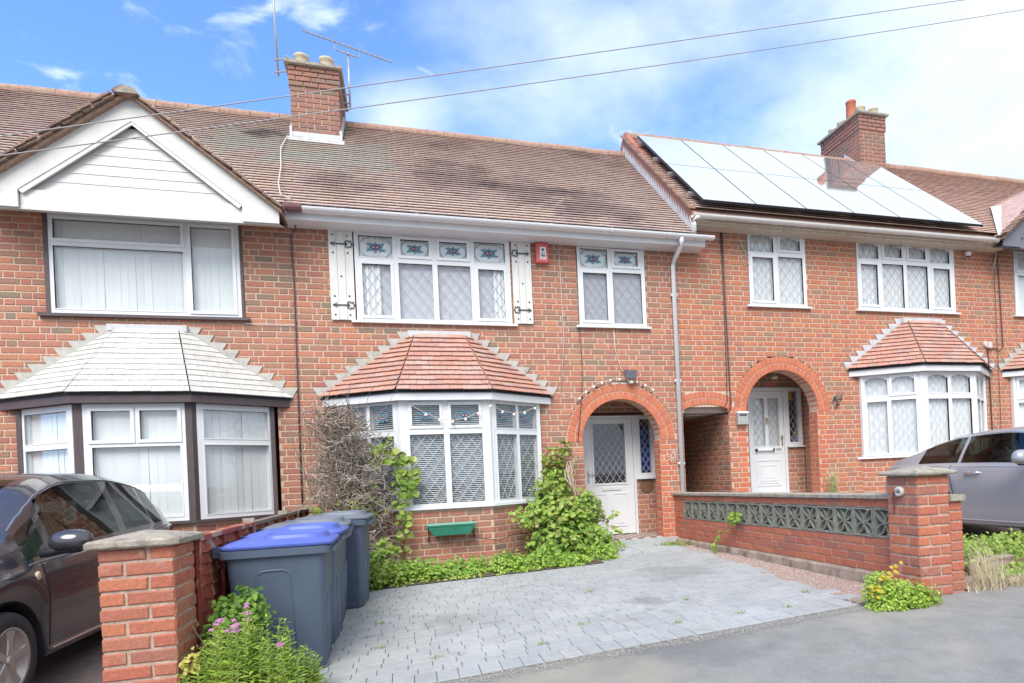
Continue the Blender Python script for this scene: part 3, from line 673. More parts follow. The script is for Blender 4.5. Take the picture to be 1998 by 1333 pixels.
def house_body(house, x0, x1, z1, m='mortar'):
    b = MB(); b.box(x0 + .01, x1 - .01, 10.5, 14.45, .05, z1 - .08); b.box(x0 + .01, x0 + .1, 9.3, 10.5, .05, z1 - .1); b.box(x1 - .1, x1 - .01, 9.3, 10.5, .05, z1 - .1)
    zr = z1 + PITCH * (RY - EY) - .12
    b.build('rear_wall', M['brickC'], house, fix=False)
def gable_end(house, x, z0, sg, m):   # brick triangle at the end of a roof, facing sg
    fr = frame((x, 0, 0), (0, 1, 0), (sg, 0, 0)); b = MB(fr); zr = z0 + PITCH * (RY - EY) - .03
    b.prism([(EY + .3, z0 - .5), (2 * RY - EY - .3, z0 - .5), (2 * RY - EY - .1, z0 - .03), (RY, zr), (EY + .1, z0 - .03)], -.1, 0).build('gable_wall', M[m], house)

# ================================================================== the four houses
rdm = random.Random(3)
def porch_tint(cx0, half, wide=.24):
    def f(u, z, r): return r.random()
    return f

# ---- left house: brown-framed windows, white gable over the first floor
hA = thing('brick_house', 'brick house with white boarded gable, brown-posted bay and white painted bay tiles', 'house', (-4, 9.05, .1))
XA, XB, XC, XD = -7.2, -1.35, 4.42, 10.75
opA = [(-4.075, -1.955, 3.725, 4.965), (-4.36, -1.60, 1.15, 2.70)]
pc, sl = brick_pieces(FAC, XA, XB, .03, 5.06, opA, rnd=rdm)
wA = slab_mesh(FAC, sl, .25, 'wall', M['mortar'], hA); emit('brick', pc, M['brick'], wA, 225)
house_body(hA, XA, XB, 5.2)
wn = window(hA, FAC, (-4.03, -1.965, 3.735, 4.955), [(-3.978, -2.627, 4.651, 4.885, 1), (-2.518, -2.050, 3.815, 4.885, 1), (-3.985, -2.61, 3.80, 4.562)], blind='vertical', sill=False)
MB(FAC).box(-4.075, -4.03, -.07, .02, 3.735, 4.965).build('window_surround', M['brownw'], hA); MB(FAC).box(-1.965, -1.935, -.07, .02, 3.735, 4.965).build('window_surround', M['brownw'], hA)
MB(FAC).box(-4.15, -1.87, -.05, .06, 3.70, 3.735).build('window_sill', M['brownw'], hA)
layA = [dict(panes=[(.10, .90, .98, 1.33), (.10, .90, .06, .90)], blind='vertical'), dict(panes=[(.09, .46, .977, 1.316, 1), (.55, .92, .977, 1.316, 1), (.085, .935, .058, .895)], blind='vertical'), dict(panes=[(.08, .92, .98, 1.33), (.08, .92, .06, .90)], blind='vertical')]
bay(hA, -3.02, 0, 'grey', 'paintedtile', layA, 'brick', 70, blind='vertical', seed=11, post='brownw', fascia='brownw')
main_roof(hA, XA, XB, Z0, 'tile', 190, seed=21)
gutter(hA, XA, -4.6, 5.09, fascia='upvcw')
# gable
def cross_gable(house, gx, half, z0, trim, cl, tm, planks=True, quota=0, seed=5, mir=1):
    ap = z0 + 1.375; fr = frame((gx, 8.6, 0), (1, 0, 0), (0, -1, 0)); eb = z0 + .14
    k = (ap - eb) / half
    # barge boards, with the raised foot at each end
    for sg in (-1, 1):
        P = [(0, ap), (sg * half, eb), (sg * half, eb - .155), (sg * (half - .41), eb - .155), (sg * (half - .41), eb + .045), (0, ap - .285)]
        MB(fr).prism(P, .0, .03).build('barge_board', M[trim], house)
        q = [(sg * (half - .41), eb + .045), (0, ap - .285), (0, ap - .325), (sg * (half - .45), eb + .005)]
        MB(fr).prism(q, .0, .022).build('barge_trim', M[trim], house)
    MB(fr).box(-(half - .41), half - .41, -.035, -.012, eb - .13, eb + .07).build('gable_board', M[trim], house)
    MB(fr).box(-(half - .41), half - .41, -.035, -.004, eb - .154, eb - .13).build('barge_trim', M[trim], house)
    if planks:
        z = eb + .07; i = 0
        while z < ap - .34:
            zt = min(z + .118, ap - .30); w0_ = (ap - .25 - z) / k; w1_ = max((ap - .25 - zt) / k, .01)
            b = MB(fr); b.add([(-w0_, -.05, z), (w0_, -.05, z), (w0_, -.040, z + .002), (-w0_, -.040, z + .002), (-w1_, -.05, zt), (w1_, -.05, zt), (w1_, -.047, zt - .002), (-w1_, -.047, zt - .002)],
                              [(0, 1, 2, 3), (3, 2, 6, 7), (7, 6, 5, 4), (0, 3, 7, 4), (1, 2, 6, 5), (0, 1, 5, 4)]); b.build('plank', M[cl], house); z += .118
    else: MB(fr).prism([(-half + .1, eb + .02), (half - .1, eb + .02), (0, ap - .1)], -.05, -.03).build('gable_panel', M[cl], house)
    # soffit boards running back to the wall
    u = -half
    while u < half - .01: a_, c_ = u + .003, min(u + .1, half); MB(fr).add2([(a_, -.002, eb - .168), (c_, -.002, eb - .168), (c_, -.44, eb - .03), (a_, -.44, eb - .03), (a_, -.002, eb - .156), (c_, -.002, eb - .156), (c_, -.44, eb - .018), (a_, -.44, eb - .018)]).build('soffit_board', M[trim], house); u += .1
    # the two slopes run back into the main roof
    def zm(y): return z0 + PITCH * (y - EY)
    for sg in (-1, 1):
        s = sg; O = Vector((gx + s * (half + .04), 8.5, eb + .0)); V = Vector((-s * half, 0, ap - eb)).normalized(); ln = math.hypot(half + .04, (ap - eb) * (half + .04) / half)
        U = Vector((0, 1, 0)); yr = EY + (ap - z0) / PITCH
        poly = [(0, 0), (.42 + EY - 8.72, 0), (yr - 8.5, ln), (0, ln)]
        tp = tile_pieces(O + Vector((0, 0, .03)), U, V, poly, gauge=.1, width=.165, th=.014, rnd=random.Random(seed + s), lift=.014)
        b = MB(); q = [O, O + U * .45, O + U * (yr - 8.5) + V * ln, O + V * ln]
        b.add([tuple(p) for p in q] + [tuple(p - Vector((0, 0, .04))) for p in q], [(0, 1, 2, 3), (4, 5, 6, 7), (0, 1, 5, 4), (1, 2, 6, 5), (2, 3, 7, 6), (3, 0, 4, 7)])
        g = b.build('gable_roof', M['vergetile'], house); emit('tile', tp, M[tm], g, quota)
        # verge: a double row of bedded tile ends
        n = 15
        for i in range(n):
            for r_ in ((0, 1) if sg < 0 else (0,)):
                rr = random.Random(i * 2 + r_ + seed); p = O + V * (ln * (i + .5) / n); dn = Vector((s * V.z, 0, abs(V.x)))
                c = p + dn * (.012 + .028 * r_) + V * rr.uniform(-.02, .02); h = ln / n * .52
                a0 = c - V * h; a1 = c + V * h * .9; t = dn * .011; lift = dn * .012
                vs = []
                for yy in (8.5 - .045 - .02 * r_ + rr.uniform(-.006, .006), 8.62): vs += [tuple(a0 + lift + Vector((0, yy - 8.5, 0)) + t), tuple(a1 + Vector((0, yy - 8.5, 0)) + t), tuple(a1 + Vector((0, yy - 8.5, 0)) - t), tuple(a0 + lift + Vector((0, yy - 8.5, 0)) - t)]
                b = MB(); b.tint = rr.random(); b.add(vs, [(0, 1, 2, 3), (4, 5, 6, 7), (0, 1, 5, 4), (1, 2, 6, 5), (2, 3, 7, 6), (3, 0, 4, 7)]); b.build('verge_tile', M['vergetile'], g)
    # ridge with a mortared end
    b = MB(); b.loft([[(gx + .12 * math.cos(a), y, ap - .03 + .09 * math.sin(a)) for a in [math.pi * i / 9 for i in range(10)]] for y in (8.44, EY + (ap - z0) / PITCH)]); b.build('ridge_tile', M['ridge'], house)
    b = MB(); b.loft([[(gx + .11 * math.cos(a), y, ap - .03 + .08 * math.sin(a)) for a in [math.pi * i / 9 for i in range(10)]] for y in (8.432, 8.45)]); b.build('ridge_end', M['concrete'], house)
cross_gable(hA, -2.95, 1.55, 4.84, 'upvcw', 'upvcw', 'tile', quota=20)

# ---- middle house
hB = thing('brick_house', 'middle brick house with shuttered window, red-tiled bay and arched porch', 'house', (1.5, 9.05, .1))
ACB, ARB = (3.20, 2.0), .63
opB = [(-.575, 1.585, 3.74, 4.965), (2.585, 3.70, 3.74, 4.965), (-.86, 1.90, 1.15, 2.70), (ACB[0] - ARB, ACB[0] + ARB, 0, 2.0)]
pc, sl = brick_pieces(FAC, XB, 4.235, .11, 5.06, opB, arches=[(ACB[0], .885, ACB[1], 0)], rnd=rdm)
def jamb(c, r, top):
    def f(p):
        x, z = p.x, p.z; return r < abs(x - c) < r + .25 and z < top
    return f
jb = jamb(ACB[0], .60, 2.05); rub = [p for p in pc if jb(p[3].translation) and (p[3].translation.x > 3.2)]; ids = set(map(id, rub)); pc = [p for p in pc if id(p) not in ids]
wB = slab_mesh(FAC, sl, .25, 'wall', M['mortar'], hB); emit('brick', pc, M['brick'], wB, 165); emit('jamb_brick', rub, M['rubbed'], wB, 40)
vo = voussoirs(FAC, ACB[0], .635, 2.0, 0, math.pi, .12, 27, rdm, D=.24) + voussoirs(FAC, ACB[0], .758, 2.0, 0, math.pi, .12, 32, rdm)
ar = MB(FAC); K = 24
ar.v = []; 
for i in range(K):
    a, c = math.pi * i / K, math.pi * (i + 1) / K
    ar.prism([(ACB[0] + .64 * math.cos(a), 2.0 + .64 * math.sin(a)), (ACB[0] + .885 * math.cos(a), 2.0 + .885 * math.sin(a)), (ACB[0] + .885 * math.cos(c), 2.0 + .885 * math.sin(c)), (ACB[0] + .64 * math.cos(c), 2.0 + .64 * math.sin(c))], -.25, -.003)
aB = ar.build('porch_arch', M['mortar'], hB, fix=False); emit('arch_brick', vo, M['rubbed'], aB, 80)
house_body(hB, XB, 4.235, 5.2)
# porch recess
def porch(house, x0, x1, zf, ytop, door_x, side_x, zh, brickm, arch_r, arch_c, spring, floor=True):
    bk = frame((0, 9.86, 0), (1, 0, 0), (0, -1, 0)); rd = random.Random(int(x0 * 10))
    pc, sl = brick_pieces(bk, x0, x1, zf - .1, ytop, [(door_x[0] - .04, door_x[1] + .01, 0, zh + .03), (door_x[1], side_x + .03, zf + .93, zh + .03)], rnd=rd)
    w = slab_mesh(bk, sl, .2, 'porch_wall', M['mortar'], house)
    rt = frame((x1, 9.05, 0), (0, 1, 0), (-1, 0, 0)); p2, s2 = brick_pieces(rt, .24, .81, zf - .1, ytop, rnd=rd)
    slab_mesh(rt, s2, .15, 'mortar_backing', M['mortar'], w)
    lf = frame((x0, 9.05, 0), (0, 1, 0), (1, 0, 0)); p3, s3 = brick_pieces(lf, .24, .81, zf - .1, ytop, rnd=rd); slab_mesh(lf, s3, .15, 'mortar_backing', M['mortar'], w)
    p2b = []
    for sgx, nn_ in ((arch_c + arch_r - .012, -1), (arch_c - arch_r + .012, 1)):
        jf = frame((sgx, 9.05, 0), (0, 1, 0), (nn_, 0, 0)); a, b_ = brick_pieces(jf, .012, .25, zf - .1, spring, rnd=rd, mode='s', L_=.238); p2b += a; slab_mesh(jf, b_, .08, 'mortar_backing', M['mortar'], w)
    emit('brick', pc + p2 + p3, M[brickm], w, 45); emit('jamb_brick', p2b, M['rubbed'], w, 20)
    MB().box(x0, x1, 9.06, 9.86, ytop, ytop + .05).build('porch_ceiling', M['cream'], house)
    MB(bk).box(x0, x1, -.9, -.85, zf, ytop).build('unlit_room_panel', M['dark'], house)  # dark panel in place of the unlit hall behind the porch
    return w, bk
pwB, bkB = porch(hB, 2.55, 4.08, .48, 2.85, (2.77, 3.69), 4.06, 2.46, 'brick', .63, 3.2, 2.0)
# door with leaded light over two raised panels, side light beside it
b = MB(bkB); frame_cells(b, (2.73, 4.06, 1.41, 2.465), [(2.79, 3.66, 1.0, 2.42), (3.79, 3.99, 1.49, 2.40)], -.06, .02); b.box(2.73, 2.79, -.06, .02, .47, 1.41); b.box(3.66, 3.70, -.06, .02, .47, 1.41); b.box(3.70, 4.10, -.05, .06, 1.385, 1.409)
MBp = b.build('door_frame', M['upvc'], hB, fix=False)
def raised(b, u0, u1, z0, z1, n):
    frame_cells(b, (u0, u1, z0, z1), [(u0 + .018, u1 - .018, z0 + .018, z1 - .018)], n, n + .010); b.box(u0 + .045, u1 - .045, n, n + .008, z0 + .045, z1 - .045)
b = MB(bkB); gpB = (2.965, 3.52, 1.345, 2.33); frame_cells(b, (2.795, 3.655, .49, 2.415), [gpB], -.05, .005); frame_cells(b, (gpB[0] - .03, gpB[1] + .03, gpB[2] - .03, gpB[3] + .03), [gpB], 0, .018)
raised(b, 2.93, 3.17, .62, 1.17, .005); raised(b, 3.27, 3.52, .62, 1.17, .005)
dB = b.build('front_door', M['upvc'], hB, fix=False)
MB(bkB).box(gpB[0], gpB[1], -.02, -.014, gpB[2], gpB[3]).build('pane', M['glass'], dB, fix=False); lattice(bkB, [gpB], -.010, M['came'], dB, .115, .17)
MB(bkB).box(3.08, 3.42, .005, .022, 1.225, 1.275).build('letter_plate', M['upvcw'], dB)
hb = MB(bkB); hb.box(2.845, 2.875, .005, .02, 1.36, 1.56); hb.tube([(2.86, .02, 1.50), (2.86, .05, 1.50), (2.97, .05, 1.50)], .010, 6); hb.build('door_handle', M['alum'], dB)
MB(bkB).box(3.79, 3.99, -.02, -.014, 1.49, 2.40).build('side_pane', M['glass'], MBp, fix=False); lattice(bkB, [(3.79, 3.99, 1.49, 2.40)], -.010, M['came'], MBp, .1, .15)
MB(bkB).box(2.79, 4.0, -.35, -.33, .5, 2.45).build('unlit_room_panel', M['dark'], hB)  # dark sheet painted as hall shade behind the door glass
cb = MB(); prof = [(.02, .80), (.05, .76), (.075, .66), (.06, .60), (.10, .5), (.12, .25), (.13, 0)]
cb.loft([[(3.93 + r_ * math.cos(a) * 1.0, 10.02 + r_ * .5 * math.sin(a), 1.50 + h) for a in [2 * math.pi * i / 12 for i in range(12)]] for r_, h in prof]); o = cb.build('coat', M['bluec'], None, smooth=True); props(o, 'blue coat hanging behind the side light of the open-arched porch', 'coat')
st = MB(); st.box(2.56, 4.07, 8.95, 9.86, .30, .47); st.build('porch_step', M['slab'], hB)
tl = [];
for i in range(14):
    for j in range(7):
        mw = Matrix.Translation((2.62 + i * .103, 9.12 + j * .103, .482)); lv, lf = [(-.049, -.049, 0), (.049, -.049, 0), (.049, .049, 0), (-.049, .049, 0), (-.049, -.049, -.012), (.049, -.049, -.012), (.049, .049, -.012), (-.049, .049, -.012)], [(0, 1, 2, 3), (4, 5, 1, 0), (5, 6, 2, 1), (6, 7, 3, 2), (7, 4, 0, 3)]
        tl.append([('q',), lv, lf, mw, 0.0 if (i + j) % 2 else 1.0])
emit('floor_tile', tl, M['quarry'], hB, 60)

window(hB, FAC, (-.56, 1.575, 3.745, 4.96), [(-.504, -.061, 4.628, 4.918), (.048, .431, 4.668, 4.893, 1), (.573, .958, 4.668, 4.893, 1), (1.060, 1.506, 4.636, 4.922),
        (-.468, -.096, 3.822, 4.53, 1), (.010, .467, 3.782, 4.562), (.538, .996, 3.782, 4.562), (1.106, 1.477, 3.822, 4.53, 1)], blind='lilac', lat=[4, 5, 6, 7], flowers=[0, 1, 2, 3], cm='camed')
window(hB, FAC, (2.60, 3.685, 3.755, 4.955), [(2.645, 3.079, 4.643, 4.927), (3.189, 3.573, 4.69, 4.91, 1), (2.675, 3.054, 3.84, 4.56, 1), (3.151, 3.62, 3.80, 4.585)], blind='grey', lat=[2, 3], flowers=[0, 1], cm='camed', sill_ext=.06)
# shutters: three boards each, black strap hinges and studs
def shutter(u0, u1, z0, z1, flip):
    b = MB(FAC); w3 = (u1 - u0) / 3; rootm = None
    s = MB(FAC).box(u0 + .01, u1 - .01, .004, .014, z0 + .01, z1 - .01).build('shutter', M['upvcw'], hB)
    for i in range(3):
        MB(FAC).box(u0 + i * w3 + .002, u0 + (i + 1) * w3 - .002, .014, .032 + .002 * (i % 2), z0 + (.0, .004, .002)[i], z1 - (.003, 0, .004)[i]).build('plank', M['upvcw'], s)
    wd = u1 - u0; X = (lambda t: u0 + wd * t) if not flip else (lambda t: u1 - wd * t)
    for zz in (z1 - .19, z0 + .20):
        h = MB(FAC); h.prism([(X(.12), zz - .008), (X(.78), zz - .010), (X(.78), zz + .010), (X(.12), zz + .008)], .034, .042)
        h.prism([(X(.08), zz), (X(.17), zz - .022), (X(.17), zz + .022)], .034, .042)
        for sg in (-1, 1):
            h.tube([(X(.28), .038, zz + sg * .028), (X(.20), .038, zz + sg * .026), (X(.22), .038, zz)], .004, 5)
            h.tube([(X(.72), .038, zz), (X(.70), .038, zz + sg * .035), (X(.78), .038, zz + sg * .052), (X(.84), .038, zz + sg * .03), (X(.92), .038, zz + sg * .045), (X(.95), .038, zz + sg * .012), (X(.99), .038, zz)], .009, 5)
        h.build('strap_hinge', M['iron'], s)
    for (t, zz) in ((.18, z1 - .07), (.78, z1 - .075), (.18, z1 - .31), (.78, z1 - .31), (.48, (z0 + z1) / 2 - .02), (.18, z0 + .32), (.78, z0 + .325), (.18, z0 + .07), (.78, z0 + .07)):
        MB(FAC).lathe([(.012, -.002), (.012, .006), (.004, .010)], (X(t), .034, zz), 8, 'y').build('stud', M['iron'], s)
shutter(-.885, -.575, 3.745, 4.965, False); shutter(1.60, 1.885, 3.755, 4.975, True)
tw = [(.07, .49, 1.03, 1.36), (.545, .945, 1.03, 1.36), (.07, .49, .045, .945), (.545, .945, .045, .945)]
layB = [dict(panes=tw, lat=[2, 3], fl=[0, 1]), dict(panes=[(.085, .425, 1.072, 1.342, 1), (.568, .92, 1.072, 1.342, 1), (.05, .468, .04, .957), (.54, .955, .04, .957)], lat=[2, 3], fl=[0, 1]), dict(panes=tw, lat=[2, 3], fl=[0, 1])]
bay(hB, .525, 0, 'grey', 'baytile', layB, 'brick', 110, seed=12)
chB = (-1.53, -.80, 10.85, 11.95)
main_roof(hB, XB, XC, Z0, 'tile', 140, seed=22, holes=lambda p: chB[0] < p.x < chB[1] and chB[2] - .03 < p.y)
gB = gutter(hB, -1.16, 4.70, 5.09, fx=(-1.38, 4.42)); MB().box(4.42, 4.60, 8.74, 9.04, 4.96, 5.06).build('fascia_return', M['upvc'], hB)
b = MB(); b.loft([[(x, 8.66 + r_ * math.cos(a), 5.09 - r_ * math.sin(a)) for a in [math.pi * i / 7 for i in range(8)]] + [(x, 8.66 - r_ * .8, 5.105), (x, 8.66 + r_ * .8, 5.105)] for x, r_ in ((-1.36, .06), (-1.30, .072), (-1.18, .066), (-1.14, .058))]); b.build('gutter_union', mat('maroon_plastic', A(140, 96, 100), .5, .05), gB)
dp = MB(); dp.tube([(4.16, 8.66, 5.06), (4.16, 8.66, 4.98), (4.16, 8.70, 4.92), (4.15, 8.94, 4.80), (4.15, 8.99, 4.72), (4.15, 8.995, .30)], .035, 12); dpo = dp.build('downpipe', M['upvc'], hB, smooth=True)
for z in (4.25, 2.9, 1.6): MB().box(4.10, 4.20, 8.985, 9.046, z, z + .035).build('pipe_clip', M['upvc'], dpo)

# ---- right house with solar panels
hC = thing('brick_house', 'brick house with solar panels on its roof, arched windows and number 184 on the door', 'house', (7.5, 9.05, .5))
DZ = .42; ACC, ARC = (6.066, 2.41), .68
def passage_z(x): return 2.45
opC = [(5.52, 6.63, 4.155, 5.385), (7.655, 9.81, 4.155, 5.405), (7.60, 10.37, 1.57, 3.12), (ACC[0] - ARC, ACC[0] + ARC, 0, 2.41), (4.235, 5.06, 0, 2.45)]; PASS = (4.6475, 1.0, 1.54, 2.449)
PR = 1.0; pcen = 4.6475; pz = 2.45 + .09 - PR     # segmental arch over the side passage
pc, sl = brick_pieces(FAC, 4.235, XD, .11, 5.44, opC, arches=[(ACC[0], .915, ACC[1], 0), PASS], rnd=rdm, tintf=None)
def inseg(p): return 4.2 < p.x < 5.09 and 2.4 < p.z and math.hypot(p.x - pcen, p.z - pz) < PR + .225
pc = [p for p in pc if not inseg(p[3].translation)]
jb = jamb(ACC[0], .64, 2.46); rub = [p for p in pc if jb(p[3].translation)]; ids = set(map(id, rub)); pc = [p for p in pc if id(p) not in ids]
wC = slab_mesh(FAC, sl, .25, 'wall', M['mortar'], hC); emit('brick', pc, M['brickC'], wC, 175); emit('jamb_brick', rub, M['rubbed'], wC, 60)
vo = voussoirs(FAC, ACC[0], .685, 2.41, 0, math.pi, .115, 29, rdm, D=.24) + voussoirs(FAC, ACC[0], .803, 2.41, 0, math.pi, .115, 34, rdm)
ar = MB(FAC)
for i in range(K):
    a, c = math.pi * i / K, math.pi * (i + 1) / K
    ar.prism([(ACC[0] + .69 * math.cos(a), 2.41 + .69 * math.sin(a)), (ACC[0] + .915 * math.cos(a), 2.41 + .915 * math.sin(a)), (ACC[0] + .915 * math.cos(c), 2.41 + .915 * math.sin(c)), (ACC[0] + .69 * math.cos(c), 2.41 + .69 * math.sin(c))], -.25, -.003)
aC = ar.build('porch_arch', M['mortar'], hC, fix=False); emit('arch_brick', vo, M['rubbed'], aC, 80)
a0, a1 = math.pi / 2 + .44, math.pi / 2 - .44
vo = voussoirs(FAC, pcen, PR, pz, a0, a1, .105, 14, rdm, D=.22) + voussoirs(FAC, pcen, PR + .108, pz, a0 - .01, a1 + .01, .105, 14, rdm, D=.22)
ar = MB(FAC)
for i in range(10):
    a, c = a0 + (a1 - a0) * i / 10, a0 + (a1 - a0) * (i + 1) / 10
    ar.prism([(pcen + r_ * math.cos(t), pz + r_ * math.sin(t)) for r_, t in ((PR + .004, a), (PR + .21, a), (PR + .21, c), (PR + .004, c))], -.24, -.003)
aP = ar.build('passage_arch', M['mortar'], hC, fix=False); emit('arch_brick', vo, M['rubbed'], aP, 40)
pf = frame((5.048, 9.05, 0), (0, 1, 0), (-1, 0, 0)); pp, ps = brick_pieces(pf, .02, 3.4, .4, 2.5, rnd=rdm)
pw_ = slab_mesh(pf, ps, .12, 'passage_wall', M['mortar'], hC); emit('brick', pp, M['brick'], pw_, 60)
MB().box(4.15, 5.1, 9.2, 12.4, 2.42, 2.52).build('passage_ceiling', M['cream'], hC); MB().box(4.13, 4.235, 9.06, 12.4, .2, 2.5).build('passage_wall', M['mortar'], hC)
pg = MB().box(4.24, 5.05, 12.3, 12.36, .3, 2.45).build('passage_gate', M['brownw'], hC)
for i in range(6): MB().box(4.25 + i * .135, 4.375 + i * .135, 12.27, 12.30, .35, 2.40).build('plank', M['fence'], pg)
house_body(hC, 5.10, XD, 5.62)
porch(hC, 5.30, 7.03, .98, 3.25, (5.90, 6.63), 6.97, 2.92, 'brick', .68, 6.066, 2.41)
b = MB(bkB); frame_cells(b, (5.87, 6.98, 1.86, 2.925), [(5.92, 6.60, 1.0, 2.86), (6.71, 6.92, 1.93, 2.86)], -.06, .02); b.box(5.87, 5.92, -.06, .02, .95, 1.86); b.box(6.60, 6.65, -.06, .02, .95, 1.86); b.box(6.66, 7.01, -.05, .055, 1.835, 1.858)
dfC = b.build('door_frame', M['upvc'], hC, fix=False)
g1, g2 = (5.965, 6.205, 1.87, 2.73), (6.275, 6.50, 1.87, 2.73)
b = MB(bkB); frame_cells(b, (5.925, 6.595, .96, 2.855), [g1, g2], -.05, .005); frame_cells(b, (5.94, 6.585, 1.74, 2.76), [g1, g2], 0, .012); raised(b, 5.99, 6.50, 1.15, 1.62, .005); raised(b, 6.07, 6.42, 1.24, 1.53, .010)
dC = b.build('front_door', M['upvc'], hC, fix=False)
for g in (g1, g2): MB(bkB).box(g[0], g[1], -.02, -.014, g[2], g[3]).build('pane', M['glass'], dC, fix=False)
lattice(bkB, [g1, g2], -.010, M['camed'], dC, .12, .17)
MB(bkB).box(5.95, 6.52, -.08, -.07, 1.8, 2.8).build('door_blind', M['net'], dC)
b = MB(bkB); b.tube([(6.02, .03, 1.80), (6.33, .03, 1.80)], .024, 10); b.mi = 1; b.box(5.985, 6.02, .008, .05, 1.775, 1.825); b.box(6.33, 6.365, .008, .05, 1.775, 1.825); b.build('letter_plate', [M['white'], M['trimb']], dC)
b = MB(bkB); b.box(6.535, 6.56, .005, .02, 1.86, 2.06); b.tube([(6.548, .02, 2.02), (6.548, .05, 2.02), (6.49, .05, 2.02)], .009, 6); b.build('door_handle', M['brass'], dC)
b = MB(bkB); b.lathe([(.012, 0), (.03, .006), (.012, .02)], (6.24, .012, 2.35), 10, 'y'); b.tube([(6.24 + .024 * math.sin(t * .7), .03, 2.33 - .03 + .035 * math.cos(t * .7)) for t in range(10)], .006, 5); b.build('door_knocker', M['brass'], dC)
MB(bkB).box(6.71, 6.92, -.02, -.014, 1.93, 2.86).build('side_pane', M['glass'], dfC, fix=False); lattice(bkB, [(6.71, 6.92, 1.93, 2.86)], -.010, M['came'], dfC, .1, .16)
MB(bkB).box(6.715, 6.80, -.012, -.008, 2.70, 2.855).build('yellow_sticker', M['yellows'], dfC)
b = MB(bkB); b.mi = 0; b.box(6.73, 6.79, -.007, -.005, 2.75, 2.757); b.box(6.73, 6.79, -.007, -.005, 2.72, 2.727); b.prism([(6.735, 2.80), (6.78, 2.80), (6.758, 2.83)], -.007, -.005); b.build('sticker_print', M['inkd'], dfC)
MB(bkB).box(6.80, 6.92, -.05, -.04, 1.94, 2.02).build('purple_card', M['purple'], dfC); MB(bkB).box(6.84, 6.90, -.06, -.05, 2.02, 2.12).build('green_card', M['leaf'], dfC)
MB(bkB).box(6.65, 7.0, -.45, -.43, 1.8, 2.9).build('unlit_room_panel', M['dark'], dfC)  # dark sheet painted as indoor shade behind the side light
MB().box(5.3, 7.03, 8.96, 9.86, .75, .96).build('porch_step', M['slab'], hC)
def text(s, size, loc, rot, m, parent, name='lettering', ext=.003):
    cu = bpy.data.curves.new(name, 'FONT'); cu.body = s; cu.size = size; cu.extrude = ext; cu.align_x = 'CENTER'; cu.align_y = 'CENTER'; cu.resolution_u = 3
    t = bpy.data.objects.new(name, cu); COL.objects.link(t); t.location = loc; t.rotation_euler = rot; bpy.context.view_layer.update()
    me = bpy.data.meshes.new_from_object(t); me.materials.clear(); me.materials.append(m); me.transform(t.matrix_world); bpy.data.objects.remove(t); bpy.data.curves.remove(cu)
    me.name = name; return link_mesh(name, me, parent)
text('184', .085, (6.46, 9.848, 1.80), (R(90), 0, 0), M['ink'], dC, 'door_number')
ah = .05
window(hC, FAC, (5.53, 6.62, 4.165, 5.38), [(5.560, 6.002, 5.057, 5.351, 0, .06), (6.130, 6.516, 5.106, 5.319, 1, .05), (5.593, 5.982, 4.248, 4.962, 1), (6.088, 6.555, 4.207, 4.992)], blind='net', lat=[0, 1, 2, 3], cm='camed')
window(hC, FAC, (7.665, 9.80, 4.165, 5.40), [(7.70, 8.114, 5.064, 5.350, 0, .06), (8.238, 8.620, 5.104, 5.325, 1, .05), (8.771, 9.145, 5.105, 5.322, 1, .05), (9.253, 9.692, 5.066, 5.348, 0, .06),
        (7.730, 8.086, 4.256, 4.960, 1), (8.190, 8.648, 4.215, 4.988), (8.723, 9.184, 4.215, 4.988), (9.305, 9.684, 4.256, 4.962, 1)], blind='net', lat=list(range(8)), cm='camed')
twc = [(.07, .47, 1.04, 1.35, 0, .05), (.545, .935, 1.06, 1.34, 1, .05), (.10, .45, .05, .94, 1), (.525, .955, .04, .95)]
twf = [(.06, .47, 1.04, 1.35, 0, .05), (.54, .94, 1.04, 1.35, 0, .05), (.06, .47, .04, .94), (.54, .955, .04, .94)]
layC = [dict(panes=twc, lat=[0, 1, 2, 3], blind='net'), dict(panes=twf, lat=[0, 1, 2, 3], blind='net'), dict(panes=twf, lat=[2, 3], blind='net')]
bay(hC, 8.98, DZ, 'lead', 'baytile', layC, 'brickC', 70, seed=13, base_z=.5, roof=(.615, 1.62))
chC = (9.70, 10.37, 11.18, 12.45)
main_roof(hC, XC + .02, XD, Z0 + .40, 'tileC', 60, seed=23, holes=lambda p: chC[0] < p.x < chC[1] and chC[2] - .03 < p.y)
gC = gutter(hC, 4.36, 10.42, 5.42, m='upvcw', fascia='cream', fz=(-.06, -.02), fx=(4.42, 10.75)); MB().box(4.45, 10.75, 8.80, 9.04, 5.325, 5.40).build('fascia_board', M['cream'], hC)
b = MB(); b.tube([(4.50, 8.66, 5.40), (4.40, 8.66, 5.38), (4.37, 8.66, 5.28), (4.40, 8.72, 5.20), (4.41, 8.74, 5.13)], .045, 10); b.build('gutter_outlet', M['upvcw'], gC, smooth=True)
